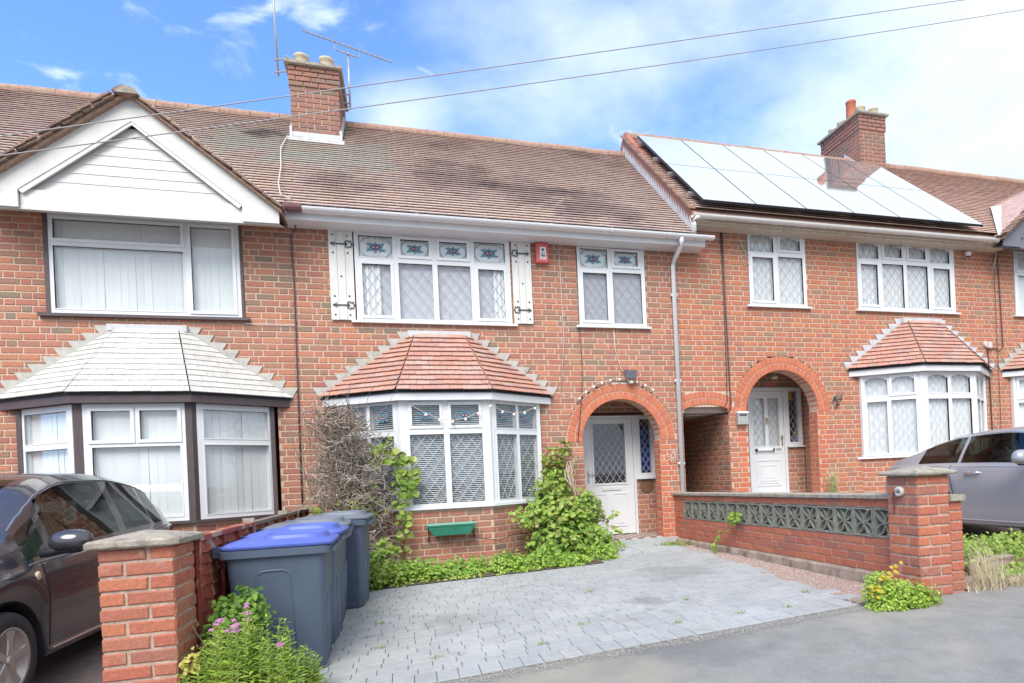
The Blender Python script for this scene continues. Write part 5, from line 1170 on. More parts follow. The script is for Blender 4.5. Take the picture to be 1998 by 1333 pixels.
def car(label, loc, rz, S, paint, trim, coupe):
    """x forward from the rear bumper, y to the left side, z up; S holds the curves of one body"""
    t = thing('parked_car', label, 'car', loc, rz=0); T = Matrix.Translation(loc) @ Matrix.Rotation(rz, 4, 'Z'); tf = lambda p: tuple(T @ Vector(p))
    Lc = S['L']; ax = S['axles']; wr = S['wr']; st = []
    x = 0.
    while x < Lc: st.append(x); x += .045
    st.append(Lc)
    for e in S['splits']: st[min(range(len(st)), key=lambda i: abs(st[i] - e))] = e
    st = sorted(set(st)); f = lambda k, x: smooth_interp(*S[k], x)
    rows = []
    for x in st:
        hw = f('hw', x); zb = f('belt', x); zr = max(f('roof', x), zb + .012); gh = zr - zb; ri = f('roofw', x); zs_ = S['sill']
        for a in ax:
            d_ = abs(x - a)
            if d_ < wr + .065: zs_ = max(zs_, S['wz'] + math.sqrt(max((wr + .065) ** 2 - d_ * d_, 0)))
        zl = max(zs_, .0); P = []
        flat = min(gh / .3, 1)
        zsh = S['shoulder'] if 'shoulder' in S else zb - .14
        zline = lambda q: zs_ + (zb - zs_) * q
        P.append((hw - .10, S['sill'] - .03 if zs_ < S['sill'] + .001 else zs_)); P.append((hw - .035, zs_)); P.append((hw - .012, zs_ + min(.05, (zb - zs_) * .2)))
        P.append((hw - .004, zline(.35))); P.append((hw + .004, zline(.55))); P.append((hw + .002, zline(.72))); P.append((hw - .012, zline(.86))); P.append((hw - .032, zb - .015)); P.append((hw - .052, zb))
        g0, g1 = hw - .062, (hw - .062) * (1 - flat) + (hw - ri) * flat; g0 = hw - .060
        for q in (.12, .34, .56, .78, .93):
            w_ = g0 + (g1 - g0) * (q ** 1.15); P.append((w_, zb + gh * q * (.985 if q < .9 else 1.0) * (.93)))
        P.append((g1 - .045 - .03 * flat, zb + gh * .975)); P.append((g1 * .72, zb + gh * .995 + .006 * flat)); P.append((g1 * .36, zr + .014 * flat)); P.append((0, zr + .018 * flat))
        rows.append(P)
    nP = len(rows[0]); allrows = [[(x, y, z) for y, z in P] + [(x, -y, z) for y, z in P[-2::-1]] for x, P in zip(st, rows)]
    k = len(allrows[0]); wins = S['glass']; groups = {'body': []}
    vs = [p for r_ in allrows for p in r_]
    for i in range(len(st) - 1):
        xm = (st[i] + st[i + 1]) / 2
        for j in range(k - 1):
            jj = j if j < nP - 1 else k - 2 - j; left = j < nP - 1; key = 'body'
            for (nm, xa, xb, j0, j1, both) in wins:
                if xa <= xm <= xb and j0 <= jj < j1: key = nm + ('L' if left else 'R') if both else nm
            groups.setdefault(key, []).append((i * k + j, i * k + j + 1, (i + 1) * k + j + 1, (i + 1) * k + j))
    def sub(faces, name, m, off=0.):
        used = sorted(set(v for fc in faces for v in fc)); mp = {v: i for i, v in enumerate(used)}; b = MB(tf); b.add([vs[v] for v in used], [[mp[v] for v in fc] for fc in faces]); return b.build(name, m, t)
    faces = groups.pop('body'); faces += [list(range(k)), [(len(st) - 1) * k + j for j in range(k)]]
    o = sub(faces, 'body', M[paint]); o.data.shade_auto_smooth if False else None; autosmooth(o, 32)
    for nm, fcs in groups.items():
        o = sub(fcs, 'windscreen' if nm.startswith('ws') else ('rear_window' if nm.startswith('rw') else 'side_window'), M['cargl']); o.data.polygons.foreach_set('use_smooth', [True] * len(o.data.polygons))
    def surf(x, jf, side=1, off=.0):          # point on the flank, jf a fractional profile index
        hwrow = []
        i = min(range(len(st)), key=lambda q: abs(st[q] - x)); i2 = min(i + 1, len(st) - 1); i = i2 - 1; tt = min(max((x - st[i]) / (st[i2] - st[i]), 0), 1)
        j = int(jf); u = jf - j; a = rows[i][j]; b_ = rows[i][min(j + 1, nP - 1)]; c = rows[i2][j]; d_ = rows[i2][min(j + 1, nP - 1)]
        y = (a[0] * (1 - u) + b_[0] * u) * (1 - tt) + (c[0] * (1 - u) + d_[0] * u) * tt; z = (a[1] * (1 - u) + b_[1] * u) * (1 - tt) + (c[1] * (1 - u) + d_[1] * u) * tt
        return (x, side * (y + off), z)
    # dark floor, seats
    b = MB(tf); b.box(.15, Lc - .15, -.72, .72, S['sill'] + .0, S['sill'] + .30); b.build('floor_pan', M['trimb'], t)
    for sx in S['seats']:
        for sy in (-.36, .36):
            b = MB(tf); b.loft([rrect(sx + dx, sy, .16, w, .05, z) for dx, w, z in ((.10, .46, .45), (.02, .48, .75), (-.08, .44, 1.02), (-.10, .34, 1.06), (-.11, .22, 1.08), (-.12, .24, 1.20), (-.12, .12, 1.24))]); b.build('seat', M['seat'], t, smooth=True)
    # seams, sill strip, window trim
    b = MB(tf)
    for path in S['seams']:
        pts = [surf(x, j, 1, .0015) for x, j in path]; b.tube(pts, .0045, 5)
        b.tube([surf(x, j, -1, .0015) for x, j in path], .0045, 5)
    b.build('door_gap_shade', M['trimb'], t)  # dark tubes laid on the flank imitate the shade in the door gaps
    b = MB(tf)
    for sd_ in (1, -1):
        pts = [surf(x, 8 + .0, sd_, .004) for x in np.linspace(S['win'][0], S['win'][1], 24)]; b.tube(pts, .008, 5)
        pts = [surf(x, 13 + .2, sd_, .004) for x in np.linspace(S['win'][0], S['win'][1], 40)]; b.tube(pts, .007, 5)
    b.build('window_trim', M[trim], t)
    b = MB(tf)
    for sd_ in (1, -1): b.tube([surf(x, 2, sd_, .006) for x in np.linspace(ax[0] + wr + .1, ax[1] - wr - .1, 12)], .010, 6)
    b.build('sill_strip', M['chrome'] if S.get('chrome') else M[paint], t)
    for sd_ in (1, -1):
        for (hx, hj) in S['handles']:
            p = surf(hx, hj, sd_, .0); b = MB(tf); b.tube([(p[0] + .10, p[1] + sd_ * .004, p[2]), (p[0] + .07, p[1] + sd_ * .028, p[2] + .002), (p[0] - .07, p[1] + sd_ * .028, p[2] + .002), (p[0] - .10, p[1] + sd_ * .004, p[2])], .014, 8); b.build('door_handle', M[S.get('handlem', paint)], t, smooth=True)
        mx, my, mz = S['mirror']; b = MB(tf); rings = []
        for q in range(9):
            a = math.pi * q / 8; rr = math.sin(a) ** .6 if 0 < a < math.pi else .05; yc = my + .13 * (1 - math.cos(a)) ; rings.append([(mx + .085 * rr * math.cos(g) * (1.15 if math.cos(g) > 0 else .6), sd_ * yc, mz + .095 * rr * math.sin(g) * (1 if math.sin(g) > 0 else .75)) for g in [2 * math.pi * h / 12 for h in range(12)]])
        b.loft(rings); mo = b.build('mirror', M[paint], t, smooth=True)
        b = MB(tf); b.tube([(mx - .0, sd_ * (my - .06), mz - .075), (mx, sd_ * (my + .05), mz - .055), (mx, sd_ * (my + .18), mz - .062)], [.03, .03, .018], 8); b.build('mirror_base', M['trimb'], mo, smooth=True)
        for a in ax:
            b = MB(tf); w_ = .20; yc = sd_ * (f('hw', a) - .03 - w_ / 2); r_ = wr
            b.lathe([(r_ * .66, -w_ / 2), (r_ * .95, -w_ / 2), (r_, -w_ / 2 + .03), (r_, w_ / 2 - .03), (r_ * .95, w_ / 2), (r_ * .66, w_ / 2), (r_ * .64, 0)], (a, yc, S['wz']), 36, 'y'); wh = b.build('wheel', M['rubber'], t, smooth=True)
            b = MB(tf); yo = yc + sd_ * w_ / 2
            b.lathe([(r_ * .69, -sd_ * .015), (r_ * .67, sd_ * .004), (r_ * .62, -sd_ * .004), (r_ * .60, -sd_ * .09), (r_ * .2, -sd_ * .10)], (a, yo, S['wz']), 36, 'y'); rimo = b.build('rim', M['alloy'], wh, smooth=True)
            for s_ in range(S['spokes']):
                ang = 2 * math.pi * s_ / S['spokes'] + .5; ca, sa = math.cos(ang), math.sin(ang); b = MB(tf); rings = []
                for (q, hw_, dy) in ((.05, .035, -.012), (.2, .030, -.008), (.4, .034, -.010), (.64, .055, -.006)):
                    c = (a + ca * q * r_, S['wz'] + sa * q * r_); hw2 = hw_ * r_ / .31
                    rings.append([(c[0] - sa * hw2, yo + sd_ * (dy - .02), c[1] + ca * hw2), (c[0] - sa * hw2 * .7, yo + sd_ * dy, c[1] + ca * hw2 * .7), (c[0] + sa * hw2 * .7, yo + sd_ * dy, c[1] - ca * hw2 * .7), (c[0] + sa * hw2, yo + sd_ * (dy - .02), c[1] - ca * hw2)])
                b.loft(rings); b.build('spoke', M['alloy'], rimo) if False else None
                if s_ == 0: spb = MB(tf)
                spb.loft(rings)
            spb.lathe([(.035, sd_ * -.01), (.03, sd_ * .004), (.0, sd_ * .004)], (a, yo, S['wz']), 14, 'y'); spb.build('spokes', M['alloy'], wh)
            b = MB(tf); b.lathe([(.13, 0), (.13, .01)], (a, yc, S['wz']), 20, 'y'); b.build('brake_disc', M['alum'], wh)
            # wheel housing
            b = MB(tf); rr = wr + .06; K = 14; pr = []
            for yy in (sd_ * (f('hw', a) - .03), sd_ * (f('hw', a) - .34)): pr.append([(a + rr * math.cos(g), yy, S['wz'] + rr * math.sin(g)) for g in [math.pi * h / K for h in range(K + 1)]])
            n_ = K + 1; b.add(pr[0] + pr[1], [(h, h + 1, n_ + h + 1, n_ + h) for h in range(K)] + [list(range(n_, 2 * n_))]); b.build('wheel_arch', M['black'], t, fix=False)
        b = MB(tf); p = surf(S['indicator'][0], S['indicator'][1], sd_, .0); b.lathe([(.034, -sd_ * .004), (.030, sd_ * .006), (.012, sd_ * .010)], p, 14, 'y'); b.build('side_indicator', M['amber'], t, smooth=True)
        for nm, (lx0, lx1, lj0, lj1), mm in (('headlight', S['head'], 'glass'), ('tail_light', S['tail'], 'rose')):
            b = MB(tf); q = [surf(lx0, lj0, sd_, .004), surf(lx1, lj0, sd_, .004), surf(lx1, lj1, sd_, .004), surf(lx0, lj1, sd_, .004)]; b.add(q, [(0, 1, 2, 3)]); b.build(nm, M[mm], t, fix=False)
    return t
hatch = dict(L=4.30, axles=(.86, 3.44), wr=.315, wz=.315, sill=.24, splits=[], spokes=5,
    hw=([0, .15, .5, 1.2, 2.4, 3.4, 3.9, 4.15, 4.30], [.66, .78, .855, .885, .885, .875, .82, .70, .52]),
    belt=([0, .12, .3, .9, 2.0, 3.0, 3.45, 3.9, 4.2, 4.30], [.62, .86, 1.02, 1.00, .95, .91, .88, .78, .66, .52]),
    roof=([0, .10, .28, .55, 1.0, 1.6, 2.2, 2.65, 3.0, 3.3, 3.55, 3.9, 4.30], [.64, .92, 1.16, 1.38, 1.485, 1.54, 1.53, 1.44, 1.25, 1.07, .98, .87, .56]),
    roofw=([0, .5, 1.0, 2.2, 3.2, 4.3], [.16, .24, .26, .26, .18, .14]),
    glass=[('q', .52, .86, 9, 13, 1), ('d', .92, 1.55, 9, 13, 1), ('e', 1.66, 2.78, 9, 13, 1), ('g', 2.87, 3.14, 9, 12, 1), ('ws', 2.5, 3.36, 15, 17, 0), ('rw', .16, .42, 14, 17, 0)],
    win=(.52, 3.16), seats=(2.05, 1.05), seams=[[(1.60, j) for j in np.linspace(1.2, 8.4, 12)], [(3.04 + .0 * j, j) for j in np.linspace(1.6, 8.2, 12)], [(1.02, 4), (1.10, 6), (1.04, 8.2)]],
    handles=[(1.76, 6.2), (1.12, 6.4)], mirror=(3.04, .90, 1.04), indicator=(3.16, 5.3), head=(3.95, 4.2, 5, 7), tail=(.03, .16, 5, 8), chrome=True)
cpL = (-3.365, 8.42, gz(-2.6, 6) - .005); hatch['roof'] = (hatch['roof'][0], [v * 1.0 + (.035 if v > 1.2 else .02) for v in hatch['roof'][1]])
cL = car('dark aubergine hatchback with silver five-spoke wheels parked behind the left gate pier', cpL, R(-90), hatch, 'pcL', 'greyg', False)
coupe = dict(L=4.62, axles=(1.02, 3.77), wr=.335, wz=.335, sill=.25, splits=[], spokes=7,
    hw=([0, .12, .4, 1.1, 2.3, 3.6, 4.2, 4.5, 4.62], [.70, .80, .875, .925, .915, .92, .86, .72, .55]),
    belt=([0, .10, .3, 1.0, 2.2, 3.0, 3.6, 4.2, 4.5, 4.62], [.72, .90, .97, .955, .92, .90, .86, .76, .66, .5]),
    roof=([0, .10, .3, .6, .95, 1.4, 1.9, 2.3, 2.7, 3.05, 3.5, 4.2, 4.62], [.76, .95, 1.05, 1.15, 1.28, 1.365, 1.385, 1.34, 1.20, 1.04, .95, .84, .54]),
    roofw=([0, .5, 1.0, 2.2, 3.2, 4.6], [.16, .26, .30, .29, .2, .14]),
    glass=[('q', .78, 1.38, 9, 13, 1), ('e', 1.46, 2.66, 9, 13, 1), ('ws', 2.26, 3.08, 15, 17, 0), ('rw', .4, 1.0, 15, 17, 0)],
    win=(.72, 2.80), seats=(1.95, 1.1), seams=[[(1.42 - .10 * math.sin((j - 1) / 7.2 * 1.6), j) for j in np.linspace(1.2, 8.4, 12)], [(2.82, j) for j in np.linspace(1.6, 8.2, 12)]],
    handles=[(1.66, 6.3)], mirror=(2.42, .93, 1.02), indicator=(3.2, 5.3), head=(4.2, 4.5, 5, 7), tail=(.03, .2, 5, 8), handlem='chrome')
cR = car('silver grey two-door coupe parked on gravel behind the right gate pier', (7.43, 7.55, .45), R(-90), coupe, 'pcR', 'chrome', True)
# ------------------------------------------------------------------ solar array
sa = thing('solar_array', 'bank of twelve pale reflecting solar panels bolted above the red roof tiles', 'solar panels', (7.2, 9.9, 6.8))
O6, V6 = roof_plane(5.54); N6 = Vector((1, 0, 0)).cross(V6); px0, pw2, ph = 4.50, .915, 1.72
for r_ in range(2):
    for c in range(6):
        b = MB(); a = O6 + Vector((px0 + c * pw2, 0, 0)) + V6 * (-.08 + r_ * (ph + .010)) + N6 * .13; X = Vector((pw2 - .014, 0, 0)); Y = V6 * ph
        def quadbox(a, X, Y, n0, n1, bb): q = [a + N6 * n0, a + X + N6 * n0, a + X + Y + N6 * n0, a + Y + N6 * n0]; bb.add([tuple(p) for p in q] + [tuple(p + N6 * (n1 - n0)) for p in q], [(0, 1, 2, 3), (4, 5, 6, 7), (0, 1, 5, 4), (1, 2, 6, 5), (2, 3, 7, 6), (3, 0, 4, 7)])
        quadbox(a, X, Y, 0, .035, b); fo = b.build('solar_panel', M['solarf'], sa)
        b = MB(); e = Vector((.006, 0, 0)); quadbox(a + e + V6 * .006, X - 2 * e, Y - V6 * .012, .034, .038, b); b.build('panel_glass', M['solar'], fo)
for k in (.35, 1.3, 2.1, 3.05):
    b = MB(); a = O6 + Vector((px0 - .07, 0, 0)) + V6 * k + N6 * .07; quadbox(a, Vector((5.6, 0, 0)), V6 * .04, 0, .05, b); b.build('rail', M['alum'], sa)

# ------------------------------------------------------------------ things fixed to the fronts
al = thing('alarm_box', 'pinkish red burglar alarm box beside the right shutter', 'alarm', (2.05, 9.0, 4.64))
b = MB(FAC); 
def rbox(b, u0, u1, z0, z1, n0, n1, ch):
    b.loft([[(u0, n0, z0), (u1, n0, z0), (u1, n0, z1), (u0, n0, z1)], [(u0, n1 - ch, z0), (u1, n1 - ch, z0), (u1, n1 - ch, z1), (u0, n1 - ch, z1)], [(u0 + ch, n1, z0 + ch), (u1 - ch, n1, z0 + ch), (u1 - ch, n1, z1 - ch), (u0 + ch, n1, z1 - ch)]])
rbox(b, 1.955, 2.145, 4.655, 4.955, .002, .085, .012); cs = b.build('case', M['alarm'], al)
b = MB(FAC); b.box(2.015, 2.105, .085, .087, 4.705, 4.885); b.mi = 1; rr = [(2.06 + .022 * math.cos(t * 1.2566 + 1.57), 4.845 + .022 * math.sin(t * 1.2566 + 1.57)) for t in range(5)]; b.prism(rr, .087, .088)
for z in (4.80, 4.785, 4.735, 4.72): b.box(2.03, 2.09, .087, .088, z, z + .006)
b.mi = 2; b.box(2.025, 2.095, .087, .088, 4.745, 4.775); b.build('printed_panel', [M['white'], M['inkd'], M['ink']], cs, fix=False)
fl = thing('floodlight', 'grey square floodlight above the left porch arch', 'lamp', (3.36, 9.0, 2.95))
b = MB(FAC); b.add([(3.255, .06, 3.075), (3.435, .06, 3.075), (3.435, .16, 3.06), (3.255, .16, 3.06), (3.265, .08, 2.955), (3.425, .08, 2.955), (3.425, .13, 2.94), (3.265, .13, 2.94)], [(0, 1, 2, 3), (4, 5, 6, 7), (0, 1, 5, 4), (1, 2, 6, 5), (2, 3, 7, 6), (3, 0, 4, 7)]); b.build('lamp_head', M['greyg'], fl)
MB(FAC).add([(3.275, .166, 3.045), (3.415, .166, 3.045), (3.405, .137, 2.955), (3.285, .137, 2.955)], [(0, 1, 2, 3)]) 
b = MB(FAC); b.add([(3.275, .164, 3.045), (3.415, .164, 3.045), (3.405, .140, 2.955), (3.285, .140, 2.955)], [(0, 1, 2, 3)]); b.build('lens', M['glass'], fl, fix=False)
b = MB(FAC); b.lathe([(.025, 0), (.04, .012), (.04, .03), (.02, .05), (.02, .07)], (3.36, .07, 2.865), 14, 'z'); b.tube([(3.36, .002, 2.90), (3.36, .08, 2.90)], .022, 8); b.build('sensor', M['upvcw'], fl, smooth=True)
cm = thing('security_camera', 'small white dome camera under the eaves by the right-hand drainpipe cable', 'camera', (10.08, 9.0, 5.2))
b = MB(FAC); b.lathe([(.05, .03), (.058, .0), (.045, -.03), (.02, -.045)], (10.08, .07, 5.25), 16, 'z'); b.tube([(10.08, .0, 5.29), (10.08, .07, 5.28)], .03, 8); b.build('housing', M['upvc'], cm, smooth=True)
b = MB(FAC); b.lathe([(.03, -.035), (.022, -.055), (.005, -.06)], (10.08, .07, 5.25), 12, 'z'); b.build('lens', M['black'], cm, smooth=True)
jb_ = thing('junction_box', 'round grey cable junction box between the two right-hand bays', 'junction box', (10.49, 9.0, 3.58))
b = MB(FAC); b.lathe([(.055, .002), (.055, .03), (.045, .04)], (10.47, 0, 3.60), 16, 'y'); b.box(10.47, 10.55, .0, .07, 3.53, 3.64); b.build('housing', M['wcable'], jb_)
b = MB(FAC); b.tube([(10.50, .02, 3.53), (10.52, .015, 3.0), (10.54, .015, 1.3)], .012, 5); b.tube([(10.84, .015, 5.36), (10.86, .015, 4.6), (10.88, .015, 3.55), (10.80, .015, 3.49), (10.66, .02, 3.53), (10.55, .02, 3.50)], .010, 5); b.build('cable', M['cable'], jb_)
lb = thing('post_box', 'brushed metal letter box on the left side of the right porch arch', 'letter box', (5.27, 9.0, 2.2))
b = MB(FAC); rbox(b, 5.17, 5.36, 2.20, 2.40, .002, .075, .006); b.build('case', M['alum'], lb); MB(FAC).box(5.165, 5.365, .0, .085, 2.385, 2.415).build('flap', M['upvc'], lb); MB(FAC).box(5.20, 5.33, .076, .079, 2.34, 2.37).build('slot', M['iron'], lb)
# wall ornament: dark rose sprig
on = thing('wall_ornament', 'dark metal rose ornament on the wall between right porch and bay', 'ornament', (7.11, 9.0, 2.55))
b = MB(FAC); rd = random.Random(2)
for i in range(16):
    u, z = 7.11 + rd.uniform(-.08, .08), 2.56 + rd.uniform(-.11, .10); a = rd.uniform(0, 6.28); l = .05
    b.add([(u, .02, z), (u + l * math.cos(a) * .5 - l * .3 * math.sin(a), .05, z + l * math.sin(a) * .5 + l * .3 * math.cos(a)), (u + l * math.cos(a), .03, z + l * math.sin(a)), (u + l * math.cos(a) * .5 + l * .3 * math.sin(a), .05, z + l * math.sin(a) * .5 - l * .3 * math.cos(a))], [(0, 1, 2, 3)])
b.tube([(7.08, .02, 2.66), (7.12, .02, 2.56), (7.09, .02, 2.44)], .01, 5); b.build('sprig', M['iron'], on, fix=False)
o = MB(FAC); 
sun_ = thing('wall_ornament', 'pale wire sun-shaped ornament right of the left porch arch', 'ornament', (4.0, 9.0, 1.75))
b = MB(FAC)
for i in range(14):
    a = 2 * math.pi * i / 14; b.tube([(4.03 + .03 * math.cos(a), .015, 1.74 + .04 * math.sin(a)), (4.03 + .09 * math.cos(a + .15), .02, 1.74 + .12 * math.sin(a + .15))], .005, 4)
b.tube([(4.03 + .03 * math.cos(t * .5236), .015, 1.74 + .04 * math.sin(t * .5236)) for t in range(13)], .006, 4); b.build('rays', M['wcable'], sun_)
pq = MB(bkB); pq.loft([[(3.885 + r_ * .125 * math.cos(a), n_, 1.265 + r_ * .11 * math.sin(a)) for a in [2 * math.pi * i / 24 for i in range(24)]] for r_, n_ in ((1, .0), (1, .012), (.92, .018), (.88, .013))]); pq.build('oval_plaque', M['bronze'], None, label='oval bronze plaque on the brick below the porch side light', cat='plaque')
# green trough on the bay wall
tr = thing('plant_trough', 'green plastic trough hooked on the brick under the middle bay', 'trough', (.53, 8.38, .78))
tf_ = lambda p: p
b = MB(); rings = []
for (w, d_, z) in ((.46, .11, .795), (.60, .165, .905), (.62, .18, .915), (.62, .18, .93), (.59, .15, .93), (.56, .13, .88)): rings.append([(.53 + sx * w / 2, 8.375 + sy * d_ / 2, z) for sx, sy in ((-1, -1), (1, -1), (1, 1), (-1, 1))])
b.loft(rings); b.build('trough', M['green'], tr); b = MB(); 
for x0, x1, y0, y1 in ((.215, .845, 8.278, 8.30), (.215, .845, 8.45, 8.472), (.215, .235, 8.30, 8.45), (.825, .845, 8.30, 8.45)): b.box(x0, x1, y0, y1, .932, .945)
b.build('rim', M['greenl'], tr)
for x in (.235, .825): b = MB(); b.tube([(x, 8.47, .95), (x, 8.465, .70), (x, 8.40, .76), (x, 8.30, .80)], .008, 5); b.build('bracket', M['iron'], tr)
# lantern in the right porch
o = MB(); o.lathe([(.01, .12), (.03, .10), (.012, .08), (.035, .05), (.075, .0), (.06, -.02)], (6.15, 9.40, 3.03), 14, 'z'); o.build('porch_lamp', M['alum'], None, smooth=True, label='small bell-shaped ceiling lamp inside the right porch arch', cat='lamp')

# aerials
def aerial(label, paths, elems, rad=.012):
    t = thing('aerial', label, 'aerial', paths[0][0]); b = MB(); b.tube(paths[0], .017, 8); b.build('mast', M['alum'], t, smooth=True)
    for p in paths[1:]: b = MB(); b.tube(p, rad, 6); b.build('boom', M['alum'], t)
    b = MB()
    for c, d_, l in elems: b.tube([Vector(c) - Vector(d_) * l, Vector(c) + Vector(d_) * l], .004, 4)
    if b.f: b.build('element', M['alum'], t)
    return t
ax_, ay = -.66, 11.35
e = []; A0, A1 = Vector((-1.36, 11.30, 9.16)), Vector((.06, 11.36, 8.87))
for i in range(18): e.append((A0.lerp(A1, i / 17), (0, 1, .0), .07))
aerial('television aerial with a long comb-like boom right of the middle chimney', [[(ax_, ay, 7.95), (ax_, ay, 8.92)], [A0, A1], [(-.88, 11.32, 9.0), (-.85, 11.32, 8.93), (-.5, 11.33, 8.85), (-.46, 11.33, 8.90)], [(-.86, ay, 8.05), (ax_, ay, 8.05)], [(-.86, ay, 8.2), (ax_, ay, 8.2)]], e)
ax_ = -1.73
aerial('tall thin aerial mast strapped to the left side of the middle chimney', [[(ax_, 11.1, 8.22), (ax_ - .02, 11.1, 9.4), (ax_ - .1, 11.1, 11.5)], [(ax_ - .05, 11.1, 8.27), (-1.5, 11.0, 8.27)], [(ax_ - .05, 11.1, 8.47), (-1.55, 11.0, 8.47)], [(-1.6, 10.95, 8.47), (-1.46, 10.93, 8.40), (-1.46, 10.93, 8.30), (-1.56, 10.97, 8.25)]],
       [((-1.2, 11.1, 9.85), (1, 0, -.3), .3)])
# overhead wires and cables on the fronts
def cable(name, pts, r_, m, label, cat='cable', sag=0., n=24):
    P = []
    if len(pts) == 2:
        a, b_ = Vector(pts[0]), Vector(pts[1])
        for i in range(n + 1): t = i / n; p = a.lerp(b_, t); p.z -= sag * 4 * t * (1 - t); P.append(p)
    else: P = [Vector(p) for p in pts]
    b = MB(); b.tube(P, r_, 5); return b.build(name, m, None, smooth=True, label=label, cat=cat)
cable('overhead_wire', [(-5.0, 6.5, 4.11), (12.6, 6.5, 9.12)], .0055, M['wire'], 'upper pale overhead wire running across the sky above the middle chimney', 'wire', .02, 40)
cable('overhead_wire', [(-5.2, 6.5, 3.93), (13.4, 6.5, 9.13)], .0055, M['wire'], 'lower pale overhead wire crossing just over the middle ridge', 'wire', .10, 40)
cable('roof_cable', [(-1.58, 10.75, 7.08), (-1.60, 10.2, 6.60), (-1.50, 9.5, 5.98), (-1.46, 9.0, 5.52), (-1.40, 8.75, 5.27), (-1.25, 8.60, 5.16)], .008, M['wcable'], 'pale cable running down the roof tiles from the middle chimney', 'cable')
cable('wall_cable', [(-1.28, 8.72, 5.12), (-1.27, 8.98, 4.93), (-1.34, 9.03, 4.86), (-1.33, 9.035, 4.2), (-1.34, 9.035, 3.0), (-1.35, 9.035, 1.2)], .009, M['cable'], 'dark cable down the joint between left and middle houses', 'cable')
cable('wall_cable', [(-1.94, 9.035, 3.665), (-1.33, 9.035, 3.665)], .006, M['wcable'], 'thin horizontal cable right of the big brown-framed window', 'cable')
cable('wall_cable', [(5.06, 9.035, 5.38), (5.065, 9.03, 4.0), (5.08, 9.035, 2.5), (5.02, 9.035, 2.38), (4.3, 9.10, 2.36)], .011, M['cable'], 'thick dark cable left of the right house end windows', 'cable')
cable('wall_cable', [(5.03, 9.035, 5.38), (5.035, 9.03, 4.0), (5.02, 9.035, 2.6), (4.93, 9.035, 2.42)], .007, M['cable'], 'thinner dark cable beside the thick one above the side passage', 'cable')
cable('wall_cable', [(2.32, 9.03, 5.0), (2.33, 9.035, 4.3), (2.34, 9.035, 3.5), (2.25, 9.035, 2.75)], .006, M['wcable'], 'pale cable between alarm box and small landing window', 'cable')
cable('wall_cable', [(2.58, 9.035, 3.70), (2.60, 9.035, 3.2), (2.58, 9.035, 2.7), (2.48, 9.035, 2.0)], .006, M['cable'], 'dark cable falling from the landing window sill to the porch arch', 'cable')
cable('wall_cable', [(3.13, 9.035, 3.72), (3.14, 9.035, 3.4), (3.22, 9.035, 3.1), (3.29, 9.02, 3.04)], .007, M['wcable'], 'pale curly cable feeding the floodlight', 'cable')
cable('wall_cable', [(5.35, 9.03, 5.36), (5.42, 9.03, 5.1), (5.50, 9.03, 5.0), (5.38, 9.03, 4.95), (5.44, 9.03, 4.82), (5.53, 9.03, 4.85)], .006, M['wcable'], 'pale tangled cable end by the arched end window', 'cable')
cable('wall_cable', [(10.74, 9.03, 5.3), (10.745, 9.03, 1.4)], .005, M['cable'], 'hairline cable on the joint left of the far right house', 'cable')
cable('wall_cable', [(10.75, 8.9, 5.60), (10.70, 8.95, 5.2), (10.67, 9.03, 4.9)], .009, M['wcable'], 'pale cable hanging from the gutter corner at the far right', 'cable')
cable('string_wire', [(.45, 8.37, .70), (.6, 8.36, .735), (.9, 8.36, .72), (1.15, 8.40, .67), (1.45, 8.62, .74), (1.6, 8.7, .70)], .006, M['cable'], 'thin black wire sagging along the foot of the middle bay', 'cable')
# string of small bulbs
sl_ = thing('string_lights', 'string of small round bulbs looped over the left porch arch', 'string lights', (2.9, 8.95, 2.8)); pts = []
for i in range(26): a = math.pi * (.93 - .62 * i / 25); pts.append((3.2 + .93 * math.cos(a), 9.01, 2.02 + .93 * math.sin(a)))
b = MB(); b.tube([(2.15, 8.98, 2.74), (2.28, 9.0, 2.70), (2.5, 9.0, 2.66)] + pts[6:], .004, 4); b.build('wire', M['wcable'], sl_)
for i in range(7, 26, 2): MB().lathe([(.006, .022), (.018, .008), (.018, -.008), (.006, -.02)], (pts[i][0], pts[i][1] - .012, pts[i][2] - .02), 8, 'z').build('bulb', M['bulb'], sl_, smooth=True)
s2 = thing('string_lights', 'string of small bulbs strung across the middle bay top lights', 'string lights', (.6, 8.4, 2.5)); b = MB(); pts = [(.10 + .17 * i, 8.43 if i < 6 else 8.43 + (i - 6) * .09, 2.50 - .20 * math.sin(math.pi * min(i / 6, 1)) if i < 7 else 2.50 - .10 * math.sin(math.pi * (i - 6) / 4)) for i in range(11)]
b.tube(pts, .004, 4); b.build('wire', M['wcable'], s2)
for p in pts[1:]: MB().lathe([(.006, .022), (.018, .008), (.018, -.008), (.006, -.02)], (p[0], p[1] - .01, p[2] - .02), 8, 'z').build('bulb', M['bulb'], s2, smooth=True)

